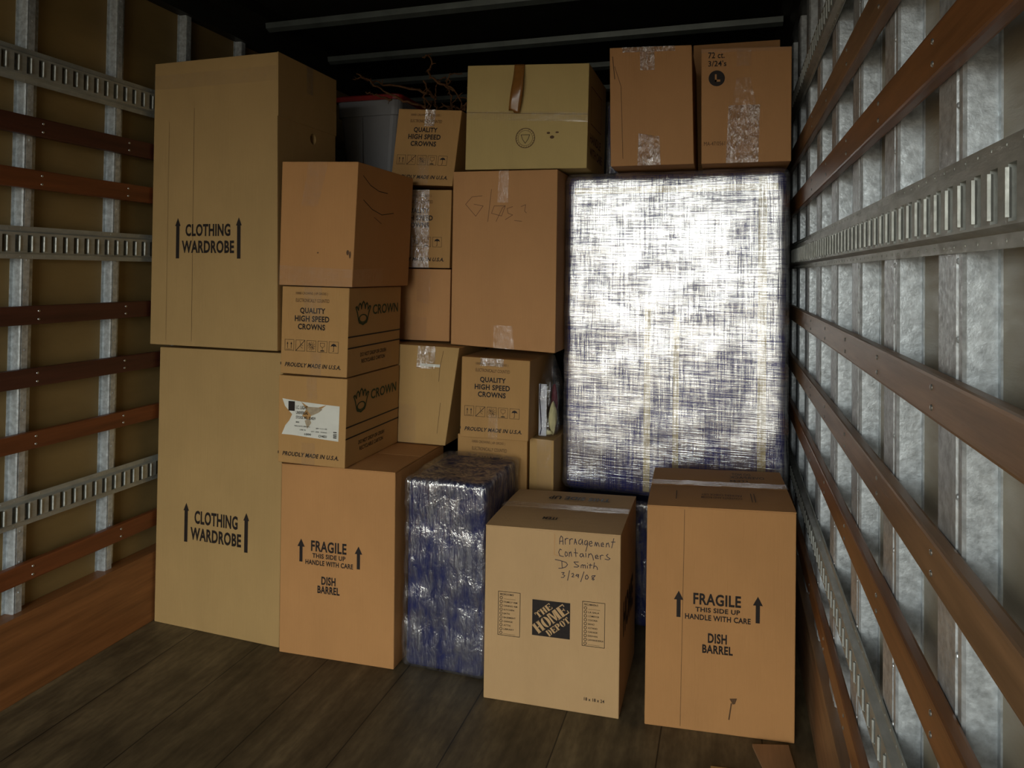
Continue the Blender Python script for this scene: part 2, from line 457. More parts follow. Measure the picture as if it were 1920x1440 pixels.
trim('trim_1', [(XL, 2.56), (XL + .055, 2.56), (XL + .06, 2.66), (XL + .10, 2.70), (XL + .10, 2.76), (XL, 2.76)], M['rail'])
trim('trim_2', [(XR, 2.56), (XR - .055, 2.56), (XR - .06, 2.66), (XR - .10, 2.70), (XR - .10, 2.76), (XR, 2.76)], M['rail'])
# kick boards at the foot of both walls
def board(name, x0, x1, z0, z1, m):
    bm = bmesh.new(); box(bm, (x0, Y0, z0), (x1, Y1, z1), 0.003); return tag(obj(name, bm, m), kind='structure')
board('baseboard_left', XL, -2.25, 0.0, 0.283, M['slat_amber'])
board('baseboard_right', 0.262, XR, 0.0, 0.275, M['slat_worn'])

# roof bows
for k, y in enumerate([2.45, 2.99, 3.56, 4.06, 4.56]):
    bm = bmesh.new()
    pr = [(-.022, 2.686), (-.016, 2.660), (.012, 2.648), (.030, 2.660), (.034, 2.686)]
    a = [bm.verts.new((XL + .085, y + dy, z)) for dy, z in pr]; b = [bm.verts.new((XR - .085, y + dy, z)) for dy, z in pr]
    for i in range(5): bm.faces.new((a[i], a[(i + 1) % 5], b[(i + 1) % 5], b[i]))
    bm.faces.new(a); bm.faces.new(b); bmesh.ops.recalc_face_normals(bm, faces=bm.faces[:])
    lab = {1: 'grey steel roof bow above the upper wardrobe carton, nearest of those in view',
           2: 'grey steel roof bow just over the two top right cartons, second in view',
           3: 'dim grey roof bow behind the bare twigs, third in view',
           4: 'dim grey roof bow low behind the twigs, fourth in view'}.get(k, 'grey steel roof bow outside the view')
    tag(obj('roof_bow', bm, M['bow']), lab, 'roof beam', 'roof bows')

# wall posts
def post(side, y, labels):
    s = 1 if side == 'L' else -1; X = XL if side == 'L' else XR
    d = 0.035 if side == 'L' else 0.040; cw = 0.034 if side == 'L' else 0.112; fl = 0.0; ff = .034 if side == 'L' else .03
    bm = bmesh.new()
    # profile in (offset from wall, y): near flange, web, crown with a seam groove, far web
    pr = [(0.0, -.012), (0.0025, -.012), (0.0025, -.002), (d * .9, 0.0), (d, .004),
          (d, cw * .16), (d - .004, cw * .18), (d - .004, cw * .24), (d, cw * .26), (d, cw - .003), (d - .003, cw), (.0025, cw + .001), (.0025, cw + ff), (0.0, cw + ff)]
    for z0, z1 in ((0.0, 2.56),):
        a = [bm.verts.new((X + s * o, y + q, z0)) for o, q in pr]; b = [bm.verts.new((X + s * o, y + q, z1)) for o, q in pr]
        n = len(pr)
        for i in range(n): bm.faces.new((a[i], a[(i + 1) % n], b[(i + 1) % n], b[i]))
        bm.faces.new(a); bm.faces.new(b)
    bmesh.ops.recalc_face_normals(bm, faces=bm.faces[:])
    z = 0.35
    while z < 2.5:
        dome(bm, (X + s * (d - .002), y + cw * (.6 if side == 'L' else .21), z), 0.0045, (s, 0, 0), 0.8)
        z += 0.102
    return tag(obj('steel_post', bm, M['galv']), labels, 'wall post', 'steel posts on the left wall' if side == 'L' else 'steel posts on the right wall')
ordn = ['nearest', 'second', 'third', 'fourth', 'fifth', 'sixth', 'seventh']
for y in (1.404,): post('L', y, 'galvanised post on the left wall outside the view')
for y, l in ((1.766, 'galvanised post at the far left edge of the photo, left wall'), (2.128, 'galvanised post on the left wall, last one clear of the wardrobe cartons'),
      (2.490, 'galvanised post whose top shows just left above the upper wardrobe carton'), (2.853, 'short visible top of a galvanised post behind the upper wardrobe carton corner')):
    post('L', y, l)
ordn = ['nearest', 'second', 'third', 'fourth', 'fifth', 'sixth', 'seventh', 'eighth', 'ninth', 'tenth']
for i in range(-1, 10):
    post('R', 1.02 + .3625 * i, 'wide galvanised post on the right wall outside the view' if i < 0 else
         'wide galvanised post on the right wall, %s counted from the right edge of the photo' % ordn[i])

# slotted cargo tracks
def track(side, zb, zt, y_slot0, pitch, n, slot_z, slot_h, slot_w, label):
    s = 1 if side == 'L' else -1
    x0 = -2.278 if side == 'L' else 0.283        # back of the track lies on the post crowns
    r = 0.017
    X = lambda o: x0 + s * o
    bm = bmesh.new()
    def strip(pa, pb, ya=Y0, yb=Y1):
        v = [bm.verts.new((X(pa[0]), ya, pa[1])), bm.verts.new((X(pa[0]), yb, pa[1])), bm.verts.new((X(pb[0]), yb, pb[1])), bm.verts.new((X(pb[0]), ya, pb[1]))]
        bm.faces.new(v)
    fl = 0.016
    za, zc = zb + fl + .006, zt - fl - .006
    s0, s1 = slot_z - slot_h / 2, slot_z + slot_h / 2
    prof = [(0, zb), (.003, zb), (.003, zb + fl), (r, za), (r, s0)]
    prof2 = [(r, s1), (r, zc), (.003, zt - fl), (.003, zt), (0, zt)]
    for P in (prof, prof2):
        for a, b in zip(P, P[1:]): strip(a, b)
    y = Y0
    for k in range(n):
        a = y_slot0 + pitch * k - slot_w / 2; b = a + slot_w
        strip((r, s0), (r, s1), y, a); y = b
        for (p, q) in (((a, s0), (a, s1)), ((b, s0), (b, s1)), ((a, s0), (b, s0)), ((a, s1), (b, s1))):
            v = [bm.verts.new((X(r), p[0], p[1])), bm.verts.new((X(r), q[0], q[1])), bm.verts.new((X(.002), q[0], q[1])), bm.verts.new((X(.002), p[0], p[1]))]
            bm.faces.new(v)
        # small rolled lip on the far edge of the slot
        tube(bm, [(X(r + .001), b - .001, s0 + .004), (X(r + .001), b - .001, s1 - .004)], .0034, 6)
    strip((r, s0), (r, s1), y, Y1)
    y = 0.5
    while y < 3.4:
        for zz in (zb + fl / 2, zt - fl / 2): dome(bm, (X(.0028), y, zz), .0026, (s, 0, 0), .5, 6)
        y += 0.045
    o = obj('cargo_track', bm, M['track'])
    return tag(o, label, 'cargo track', 'slotted cargo tracks')
track('L', 2.070, 2.186, .5, .0436, 64, 2.128, .058, .017, 'slotted steel cargo track high on the left wall, above the first wooden slats')
track('L', 1.475, 1.585, .518, .0436, 64, 1.5265, .058, .017, 'slotted steel cargo track at eye level on the left wall')
track('L', .572, .672, .53, .0436, 64, .622, .056, .017, 'slotted steel cargo track low on the left wall')
track('R', 2.16, 2.28, .5, .0508, 56, 2.22, .058, .02, 'slotted steel cargo track high on the right wall, crossing the top edge of the photo')
track('R', 1.482, 1.600, .497, .0508, 56, 1.536, .058, .022, 'wide looking slotted cargo track at eye level on the right wall')
track('R', .545, .655, .5, .0508, 56, .60, .05, .012, 'slotted cargo track low on the right wall beside the tall right carton')

# wooden slats
screw_mesh = None
def screw(parent, p, ax):
    global screw_mesh
    if screw_mesh is None:
        bm = bmesh.new(); dome(bm, (0, 0, 0), .0045, (1, 0, 0), .5)
        o = obj('screw', bm, M['rivet'], parent, True); screw_mesh = o
    else:
        o = screw_mesh.copy(); COL.objects.link(o); o.parent = parent
    o.location = p; o.rotation_euler = (0, 0, 0 if ax > 0 else math.pi)
    return o
def slat(side, zb, zt, m, label, posts):
    s = 1 if side == 'L' else -1; xa, xb = (-2.279, -2.254) if side == 'L' else (0.262, 0.284)
    bm = bmesh.new()
    box(bm, (xa, Y0, zb), (xb, Y1, zt), 0.005)
    o = obj('wooden_slat', bm, M[m])
    for y in posts:
        for zz in (zb + (zt - zb) * .28, zb + (zt - zb) * .72):
            screw(o, ((xb if s > 0 else xa), y, zz), s)
    return tag(o, label, 'wall slat', 'wooden slats on the %s wall' % ('left' if s > 0 else 'right'))
pl_ = (1.815, 2.177)
slat('L', 1.893, 1.958, 'slat_dark', 'dark varnished slat just below the highest cargo track, left wall', pl_)
slat('L', 1.713, 1.779, 'slat_red', 'reddish slat just above the eye level cargo track, left wall', pl_)
slat('L', 1.252, 1.316, 'slat_dark', 'dark varnished slat just below the eye level cargo track, left wall', pl_)
slat('L', 1.040, 1.104, 'slat_dark', 'dark slat second below the eye level cargo track, left wall', pl_)
slat('L', .828, .888, 'slat_red', 'amber slat just above the low cargo track, left wall', pl_)
slat('L', .385, .449, 'slat_red', 'reddish slat between the low cargo track and the kick board, left wall', pl_)
pr_ = (.71, 1.07, 1.43, 1.80, 2.16, 2.52)
slat('R', 1.930, 2.005, 'slat_worn', 'upper brown slat below the high cargo track, right wall', pr_)
slat('R', 1.720, 1.790, 'slat_amber', 'wide looking brown slat crossing the top right corner, right wall', pr_)
slat('R', 1.258, 1.320, 'slat_worn', 'worn slat first below the eye level cargo track, right wall', pr_)
slat('R', 1.036, 1.100, 'slat_worn', 'worn slat second below the eye level cargo track, right wall', pr_)
slat('R', .822, .887, 'slat_amber', 'amber slat third below the eye level cargo track, right wall', pr_)
slat('R', .385, .449, 'slat_amber', 'amber slat between the low cargo track and the kick board, right wall', pr_)

# ------------------------------------------------------------------ print layouts
def upright_warning(c, A):
    """A = dict of (u0,v0,u1,v1) fractions for each line"""
    w, h = c.w, c.h
    t = Ink()
    for s, (u0, v0, u1, v1), b in A['lines']: t.text(s, u0 * w, v0 * h, u1 * w, v1 * h, b)
    c.ink('printed_text', t, M['ink'])
    for u, v0, v1, aw in A['arrows']:
        c.ink('printed_arrow', Ink().arrow(u * w, v0 * h, v1 * h, aw * w, A.get('shaft', .42), A.get('head', .22)), M['ink'])

# ------------------------------------------------------------------ wardrobe cartons
WL = Carton('wardrobe_carton', 'tall tan wardrobe carton standing on the floor by the left wall, lower of the two',
            [(-2.241, 2.340, 1.124), (-1.640, 2.328, 1.127), (-1.6355, 2.3274, 0.0), (-2.2416, 2.3392, 0.0)], (0, .42, 0), M['card_wardrobe'],
            cat='wardrobe box', group='tall wardrobe cartons')
WL_A = dict(lines=[('CLOTHING', (.322, .376, .670, .4235), .035), ('WARDROBE', (.291, .317, .699, .363), .035)],
            arrows=[(.2525, .307, .446, .045), (.737, .303, .440, .045)], shaft=.60, head=.20)
upright_warning(WL, WL_A)
WT = Carton('wardrobe_carton', 'tall tan wardrobe carton with taped lid and oval handhold, upper of the two',
            [(-2.2458, 2.2883, 2.2835), (-1.6558, 2.2789, 2.283), (-1.6314, 2.2785, 1.1403), (-2.2431, 2.2883, 1.1408)], (0, .415, 0), M['card_wardrobe'],
            cat='wardrobe box', group='tall wardrobe cartons', handhold=(.58, .745, .05, .020))
upright_warning(WT, dict(lines=[('CLOTHING', (.282, .3825, .6416, .4255), .035), ('WARDROBE', (.253, .324, .672, .368), .035)],
                arrows=[(.2185, .305, .447, .045), (.708, .306, .447, .045)], shaft=.60, head=.20))
# outer lid panel edge, a second board thickness below the taped band
bm = bmesh.new()
def lip(c, bm, face, u0, u1, v0, v1, t):
    P = [c.pt(face, u, v, o) for o in (0.0003, t) for (u, v) in ((u0, v0), (u1, v0), (u1, v1), (u0, v1))]
    vs = [bm.verts.new(p) for p in P]
    for f in ((0, 1, 5, 4), (1, 2, 6, 5), (2, 3, 7, 6), (3, 0, 4, 7), (4, 5, 6, 7)): bm.faces.new([vs[i] for i in f])
lip(WT, bm, 'R', 0.0, 1.0, .785, 1.0, .004)
obj('lid_side', bm, M['card_wardrobe'], WT.root)
WT.tape([(.0, .905), (1, .905), (1, .955), (0, .955)], name='tape', crumple=.001, nx=20, ny=3, label='wide tape band across the top of the front')
WT.tape([(.45, .90), (.56, .90), (.56, 1), (.45, 1)], face='R', m=M['tape_crinkled'], off=.006, crumple=.003)
WT.ink('scored_fold', Ink().line([(.205, .02), (.205, .95)], .0012).line([(.08, .02), (.08, .9)], .0008), M['ink_faded'])

# ------------------------------------------------------------------ dish barrel cartons
DL = Carton('dish_barrel_carton', 'orange brown fragile dish carton on the floor, under the paper labelled crown carton',
            [(-1.6225, 2.305, 0.711), (-1.158, 2.3325, 0.714), (-1.153, 2.333, 0.0), (-1.6194, 2.305, 0.0)], (0, .455, 0), M['card_orange'],
            flaps=True, group='orange dish cartons')
upright_warning(DL, dict(lines=[('FRAGILE', (.277, .553, .590, .610), .03), ('THIS SIDE UP', (.290, .5188, .581, .5435), .03),
    ('HANDLE WITH CARE', (.229, .482, .648, .508), .03), ('DISH', (.3726, .383, .4974, .427), .035), ('BARREL', (.339, .338, .534, .3774), .035)],
    arrows=[(.188, .4917, .6124, .065), (.6937, .4862, .6038, .065)], shaft=.42, head=.34))
DR = Carton('dish_barrel_carton', 'tall orange brown fragile dish carton with taped top, beside the right wall',
            [(-.246, 2.3098, .704), (.2075, 2.3605, .714), (.2062, 2.3604, 0.0), (-.249, 2.3095, 0.0)], (-.02, .455, 0), M['card_orange'],
            flaps=True, group='orange dish cartons')
upright_warning(DR, dict(lines=[('FRAGILE', (.324, .565, .643, .617), .03), ('THIS SIDE UP', (.339, .533, .6375, .5545), .03),
    ('HANDLE WITH CARE', (.269, .497, .708, .522), .03), ('DISH', (.425, .398, .552, .442), .035), ('BARREL', (.388, .352, .592, .390), .035)],
    arrows=[(.2245, .5017, .62, .065), (.754, .505, .6216, .065)], shaft=.42, head=.34))
DR.ink('crease_line', Ink().line([(.112, .01), (.118, .7)], .0012), M['ink_faded'])
DR.ink('scuff_mark', Ink().poly([(.262, .115), (.285, .118), (.279, .10), (.272, .098)]).line([(.268, .10), (.261, .05)], .004), M['ink_faded'])
DR.tape([(0, .44), (1, .44), (1, .56), (0, .56)], face='T', m=M['tape_crinkled'], crumple=.004, nx=24, ny=4, off=.011)
DR.tape([(.40, .86), (.60, .86), (.60, 1), (.40, 1)], face='R', crumple=.002)
top = Ink().text('DO NOT', .345, .34, .28, .37, .02).text('OVERPACK', .39, .30, .27, .33, .02).text('ITEM', .33, .26, .27, .28, .02)
DR.ink('printed_text', top, M['ink_faded'], face='T', off=.013)
DR.ink('printed_text', Ink().text('PACKERS CHECK LIST', .30, .12, .17, .10, .01).text('CONTENTS AND ROOM', .30, .09, .17, .07, .01)
       .line([(.09, .05), (.09, .14)], .003).line([(.33, .05), (.33, .14)], .003).line([(.34, .05), (.34, .14)], .003), M['ink_faded'], face='T', off=.009)

# ------------------------------------------------------------------ store carton with the handwriting
HC = Carton('moving_carton', 'tan store moving carton with handwritten note and square black logo, front row centre',
            [(-.7871, 2.2793, .5865), (-.3300, 2.3079, .5965), (-.3312, 2.3078, 0.0), (-.7885, 2.2792, 0.0)], (-.003, .42, 0), M['card_kraft'], flaps=True)
HANDWRITING = [[(0.256, 0.5461), (0.2565, 0.5638), (0.2608, 0.5737), (0.2661, 0.5689), (0.2679, 0.5456)], [(0.2558, 0.5549), (0.2677, 0.5573)], [(0.2754, 0.5469), (0.2743, 0.5658)], [(0.2744, 0.5607), (0.2795, 0.5677), (0.2847, 0.5666)], [(0.2902, 0.548), (0.29, 0.5655)], [(0.2901, 0.5612), (0.2951, 0.5674), (0.3004, 0.5663)], [(0.305, 0.5498), (0.3085, 0.5676), (0.3132, 0.5498)], [(0.3057, 0.5564), (0.3128, 0.557)], [(0.3277, 0.569), (0.3204, 0.5627), (0.3198, 0.5539), (0.325, 0.5506), (0.3308, 0.5576), (0.3314, 0.5678), (0.3338, 0.5506)], [(0.3454, 0.566), (0.3403, 0.562), (0.3397, 0.5525), (0.3449, 0.5507), (0.3491, 0.559), (0.3484, 0.5648), (0.3493, 0.5503), (0.3465, 0.54), (0.3437, 0.5296)], [(0.3558, 0.5544), (0.3646, 0.558), (0.3616, 0.5643), (0.355, 0.5609), (0.3544, 0.5521), (0.3603, 0.5475), (0.3654, 0.5501)], [(0.3727, 0.5499), (0.3754, 0.5624), (0.3793, 0.5497), (0.3813, 0.5614), (0.385, 0.5595), (0.388, 0.5489)], [(0.3938, 0.5544), (0.4025, 0.5565), (0.4002, 0.5621), (0.3945, 0.5595), (0.3946, 0.5502), (0.4033, 0.5501)], [(0.4106, 0.5492), (0.4118, 0.5622)], [(0.4119, 0.5579), (0.4176, 0.5634), (0.4214, 0.5501)], [(0.4354, 0.579), (0.4287, 0.5477)], [(0.427, 0.5669), (0.4399, 0.5679)], [(0.263, 0.5275), (0.2577, 0.53), (0.2534, 0.5194), (0.2573, 0.5079), (0.27, 0.5061)], [(0.2765, 0.5227), (0.2744, 0.5137), (0.2775, 0.5074), (0.2834, 0.5116), (0.2817, 0.5202), (0.2765, 0.5227)], [(0.2886, 0.5076), (0.2891, 0.5223)], [(0.2892, 0.5179), (0.2943, 0.5241), (0.2975, 0.5091)], [(0.3089, 0.5355), (0.3116, 0.5095)], [(0.3047, 0.5221), (0.3173, 0.5216)], [(0.3328, 0.5214), (0.3269, 0.5202), (0.3241, 0.5134), (0.3286, 0.5094), (0.3344, 0.5143), (0.3343, 0.5208), (0.3381, 0.5102)], [(0.3438, 0.5238), (0.3445, 0.5107)], [(0.3528, 0.51), (0.3541, 0.5231)], [(0.3542, 0.5188), (0.3607, 0.5237), (0.3666, 0.5169), (0.3698, 0.5034)], [(0.3747, 0.5132), (0.3849, 0.5155), (0.3812, 0.5209), (0.3754, 0.5176), (0.377, 0.5091), (0.3864, 0.5098)], [(0.393, 0.5075), (0.3914, 0.5203)], [(0.3914, 0.5175), (0.3972, 0.5222), (0.4016, 0.5212)], [(0.4174, 0.5268), (0.4117, 0.522), (0.4161, 0.5166), (0.4242, 0.513), (0.4184, 0.5082), (0.4075, 0.5101)], [(0.2418, 0.4941), (0.259, 0.4919), (0.2785, 0.4877), (0.2838, 0.4808), (0.2772, 0.4722), (0.2654, 0.4675), (0.2542, 0.4658)], [(0.2643, 0.4909), (0.2661, 0.4683)], [(0.3199, 0.4927), (0.3052, 0.4915), (0.3112, 0.4847), (0.3216, 0.4797), (0.3172, 0.4757), (0.3054, 0.4754)], [(0.3291, 0.4746), (0.3297, 0.4833), (0.3348, 0.4853), (0.3364, 0.4745)], [(0.3363, 0.4832), (0.3422, 0.4852), (0.3438, 0.4744)], [(0.3495, 0.4836), (0.3504, 0.475)], [(0.3501, 0.4917), (0.3505, 0.4906)], [(0.3597, 0.4903), (0.3585, 0.4757)], [(0.3546, 0.4862), (0.3656, 0.4865)], [(0.3728, 0.4957), (0.3702, 0.476)], [(0.3708, 0.4826), (0.3774, 0.4846), (0.3818, 0.4806), (0.3833, 0.4735)], [(0.2641, 0.4527), (0.2731, 0.4536), (0.2679, 0.4472), (0.2754, 0.4435), (0.2703, 0.4371), (0.2629, 0.4365)], [(0.2908, 0.4617), (0.2846, 0.429)], [(0.2976, 0.4514), (0.3028, 0.454), (0.3051, 0.4491), (0.2985, 0.442), (0.3059, 0.4426)], [(0.3206, 0.4513), (0.3147, 0.4514), (0.3118, 0.4468), (0.3192, 0.4461), (0.3213, 0.4521), (0.32, 0.4403)], [(0.3388, 0.4624), (0.3283, 0.4287)], [(0.3485, 0.4531), (0.3442, 0.4484), (0.3443, 0.4396), (0.3502, 0.4395), (0.3538, 0.4456), (0.3493, 0.4531)], [(0.3764, 0.4534), (0.3661, 0.4518), (0.3647, 0.4481), (0.3729, 0.4409), (0.3693, 0.4383), (0.3655, 0.4416), (0.3764, 0.4534)]]
hk = Ink()
for l in HANDWRITING: hk.line(l, .0023)
HC.ink('handwriting', hk, M['ink_mark'], label='marker handwriting naming the contents and a date')
# stencil logo: card coloured letters on a dark square
LX0, LX1, LY0, LY1 = .1665, .2945, .2355, .3545
HC.ink('logo_square', Ink().rect(LX0, LY0, LX1, LY1), M['ink'], label='black printed logo square')
def stencil(ch):
    R_ = lambda x0, y0, x1, y1: [(x0, y0), (x1, y0), (x1, y1), (x0, y1)]
    if ch == 'T': return [R_(.33, .0, .67, .92), R_(.0, .86, .30, 1), R_(.70, .86, 1, 1), R_(.0, .68, .10, .9), R_(.90, .68, 1, .9), R_(.22, 0, .78, .07)]
    if ch == 'H': return [R_(.04, 0, .38, 1), R_(.62, 0, .96, 1), R_(.41, .46, .59, .56), R_(0, 0, .42, .07), R_(0, .93, .42, 1), R_(.58, 0, 1, .07), R_(.58, .93, 1, 1)]
    if ch == 'E': return [R_(.04, 0, .42, 1), R_(.46, .90, 1, 1), R_(.46, 0, 1, .10), R_(.46, .46, .74, .55), R_(.90, .72, 1, .92), R_(.90, .08, 1, .28), R_(.68, .36, .76, .65)]
    if ch in 'OD':
        out = []
        import math as _m
        for sgn in (-1, 1):
            a = []; b = []
            for k in range(9):
                t = _m.pi / 2 - _m.pi * k / 8
                a.append((.5 + sgn * (.06 + .44 * _m.cos(t)), .5 + .5 * _m.sin(t))); b.append((.5 + sgn * (.06 + .10 * _m.cos(t)), .5 + .44 * _m.sin(t)))
            if ch == 'D' and sgn < 0:
                out.append(R_(.06, 0, .42, 1)); continue
            for k in range(8): out.append([a[k], a[k + 1], b[k + 1], b[k]])
        return out
    if ch == 'M': return [R_(.0, 0, .16, 1), R_(.70, 0, .98, 1), [(.16, 1), (.34, 1), (.56, .12), (.44, .05)], [(.58, .12), (.68, .55), (.68, 1), (.62, 1), (.50, .42)], R_(-.04, 0, .22, .06), R_(.62, 0, 1.04, .06)]
    if ch == 'P': return [R_(.04, 0, .40, 1), [(.44, 1), (.72, 1), (.96, .86), (.62, .86), (.44, .93)], [(.60, .86), (.98, .86), (.98, .56), (.60, .56)], [(.60, .56), (.98, .56), (.74, .42), (.44, .42), (.44, .49)], R_(0, 0, .5, .06)]
    return []
lg = Ink()
ang = math.radians(40); ca, sa = math.cos(ang), math.sin(ang); S_ = .128
def word(t, ox, oy, hh, cwid, gap):
    x = ox
    for ch in t:
        cw_ = cwid * (1.25 if ch == 'M' else 1)
        for q in stencil(ch):
            pts = []
            for a, b in q:
                px, py = x + a * cw_, oy + b * hh
                X, Y = px * ca - py * sa, px * sa + py * ca
                pts.append((LX0 + .064 + X * S_, LY0 + .0595 + Y * S_ * .94))
            lg.poly(pts)
        x += cw_ + gap
word('THE', -.27, .205, .17, .155, .02)
word('HOME', -.53, -.13, .29, .235, .018)
word('DEPOT', -.34, -.345, .17, .132, .018)
HC.ink('logo_lettering', lg, M['card_kraft'], off=.0016)
def checklist(x0, y0, x1, y1, head, rows):
    t = Ink().line([(x0, y0), (x1, y0), (x1, y1), (x0, y1)], .0016, True)
    n = len(rows); hh = (y1 - y0)
    t.text(head, x0 + .006, y1 - hh * .085, x0 + (x1 - x0) * .70, y1 - hh * .04, .01)
    for k, r in enumerate(rows):
        y = y1 - hh * (.145 + .80 * k / (n - 1))
        t.disc(x0 + .010, y, .0052, n=12, hole=.68)
        if r: t.text(r, x0 + .019, y - .0028, x0 + .019 + .0052 * len(r), y + .0028, .01)
        else: t.line([(x0 + .019, y - .003), (x1 - .016, y - .003)], .0007)
    return t
HC.ink('printed_checklist', checklist(.0485, .222, .124, .3695, 'BEDROOM/S', ['', 'FAMILY RM', 'DINING RM', 'KITCHEN', 'BATH', 'BASEMENT', 'GARAGE', 'ATTIC', 'LIBRARY', '']), M['ink'])
HC.ink('printed_checklist', checklist(.3355, .222, .409, .366, 'RECAMARA/S', ['', 'LA SALA', 'COMEDOR', 'COCINA', 'BANO', 'SOTANO', 'GARAGE', 'DESVAN', 'LAVANDERIA', '']), M['ink'])
HC.ink('printed_text', Ink().text('18 x 18 x 24', .344, .0445, .411, .055, .02), M['ink'])
HC.ink('printed_text', Ink().text('THIS SIDE UP', .375, .335, .145, .295, .035), M['ink'], face='T', off=.009)
HC.ink('printed_text', Ink().text('ITEM', .228, .095, .178, .070, .035), M['ink'], face='T', off=.009)
HC.tape([(0, .42), (1, .42), (1, .56), (0, .56)], face='T', m=M['tape_crinkled'], crumple=.004, nx=24, ny=4, off=.009)
HC.tape([(.40, .80), (.62, .80), (.62, 1), (.40, 1)], face='R', crumple=.003)
HC.ink('torn_label_edge', Ink().line([(.239, .578), (.239, .51), (.252, .507)], .0018), M['card_brown'])
HC.ink('printed_text', Ink().text('HOME', .08, .22, .34, .34, .05), M['ink'], face='R')

# ------------------------------------------------------------------ crown cartons
def crown_front(c, w=None, lines=True, made=True):
    w, h = c.w, c.h
    R4 = lambda u0, v0, u1, v1: (u0 * w, v0 * h, u1 * w, v1 * h)
    if lines:
        c.ink('printed_text', Ink().text('10000 CROWNS ( 69 GROSS )', *R4(.212, .903, .690, .940), .005)
              .text('ELECTRONICALLY COUNTED', *R4(.214, .825, .716, .865), .005), M['ink_faded'])
        c.ink('printed_text', Ink().text('QUALITY', *R4(.282, .688, .660, .763), .035).text('HIGH SPEED', *R4(.205, .604, .722, .672), .035)
              .text('CROWNS', *R4(.256, .513, .664, .580), .035), M['ink'])
        t = Ink(); lw = .0013
        for k in range(5):
            x0 = (.064 + .1665 * k) * w; x1 = x0 + .136 * w; y0 = .268 * h; y1 = .392 * h; cx = (x0 + x1) / 2; cy = (y0 + y1) / 2; a = (x1 - x0) / 2; b = (y1 - y0) / 2
            t.line([(x0, y0), (x1, y0), (x1, y1), (x0, y1)], lw, True)
            if k == 0:
                for q in (-.42, .42): t.arrow(cx + q * a, cy - .6 * b, cy + .6 * b, a * .36, .3, .35)
                t.line([(cx - .7 * a, cy - .8 * b), (cx + .7 * a, cy - .8 * b)], lw)
            if k == 1:
                t.line([(x0, y0), (x1, y1)], lw * 1.8).line([(cx - .6 * a, cy - .6 * b), (cx - .1 * a, cy - .1 * b), (cx + .5 * a, cy - .5 * b)], lw)
                t.line([(cx - .1 * a, cy + .8 * b), (cx + .1 * a, cy + .1 * b), (cx + .6 * a, cy)], lw)
            if k == 2:
                t.disc(cx, cy, a * .4, n=12, hole=.75)
                for q in range(12):
                    an = q * math.pi / 6; t.line([(cx + a * .5 * math.cos(an), cy + a * .5 * math.sin(an)), (cx + a * .85 * math.cos(an), cy + a * .85 * math.sin(an))], lw)
                t.line([(cx - .5 * a, cy + .5 * b), (cx + .5 * a, cy - .5 * b)], lw * 1.6)
            if k == 3:
                t.line([(cx - .5 * a, cy + .65 * b), (cx - .45 * a, cy + .1 * b), (cx, cy - .15 * b), (cx + .45 * a, cy + .1 * b), (cx + .5 * a, cy + .65 * b)], lw, True)
                t.line([(cx, cy - .15 * b), (cx, cy - .7 * b)], lw).poly([(cx - .5 * a, cy - .85 * b), (cx + .5 * a, cy - .85 * b), (cx + .35 * a, cy - .65 * b), (cx - .35 * a, cy - .65 * b)])
            if k == 4:
                t.poly([(cx - .65 * a, cy + .1 * b), (cx - .3 * a, cy + .22 * b), (cx, cy + .12 * b), (cx + .3 * a, cy + .22 * b), (cx + .65 * a, cy + .1 * b), (cx + .45 * a, cy + .5 * b), (cx, cy + .68 * b), (cx - .45 * a, cy + .5 * b)])
                t.line([(cx, cy + .2 * b), (cx, cy - .7 * b), (cx - .2 * a, cy - .8 * b)], lw * 1.4)
        c.ink('printed_handling_icons', t, M['ink'])
    if made:
        c.ink('printed_text', Ink().text('PROUDLY MADE IN U.S.A.', *R4(.075, .083, .915, .132), .03, .25).rect(.0, .10 * h, .012 * w, .13 * h), M['ink'])
def crown_side(c, dy=0.0):
    """green crown mark, name, two rules and small lines on the right side"""
    w, h = c.size('R'); y0 = c.F[2].y + c.base.y; z0 = (c.F[2].z + c.base.z) if dy == 0 else 1.0445
    t = Ink()
    cx, cy, a = .108, .235, .056      # crown: flared body with five scalloped points over an oval rim
    P = [(-.62, -.62), (-.80, .05), (-1.02, .55), (-.86, .62), (-.66, .30), (-.60, .75), (-.48, .92), (-.34, .78), (-.26, .40), (-.14, .92), (0, 1.08), (.14, .92)]
    P = P + [(-x, y) for x, y in P[::-1][2:]]
    t.line([(cx + x * a, cy + y * a * .72) for x, y in P], .0065)
    t.disc(cx, cy - .52 * a * .72, .60 * a, .30 * a, n=24, hole=.74)
    t.line([(cx - .62 * a, cy - .62 * a * .72), (cx - .5 * a, cy - .88 * a * .72), (cx, cy - 1.08 * a * .72), (cx + .5 * a, cy - .88 * a * .72), (cx + .62 * a, cy - .62 * a * .72)], .008)
    t.text('CROWN', .183, .225, .402, .264, .02)
    c.ink('printed_crown_mark', t, M['ink_green'], face='R', label='green crown emblem and name')
    r = Ink().rect(.0, .146, w, .1515).rect(.0, .104, w, .1095)
    r.text('DO NOT DROP OR CRUSH', .095, .068, .305, .083, .01).text('RECYCLABLE CARTON', .105, .043, .295, .058, .01)
    c.ink('printed_rules', r, M['ink'], face='R')
GC = 'crown cartons'
CM = Carton('crown_carton', 'crown carton with crisp green crown on its side, directly under the scribbled plain carton',
            [(-1.6276, 2.2974, 1.3869), (-1.3393, 2.2974, 1.3844), (-1.3442, 2.2974, 1.0526), (-1.6302, 2.2974, 1.0556)], (0, .43, 0), M['card_crown'], group=GC)
crown_front(CM); crown_side(CM)
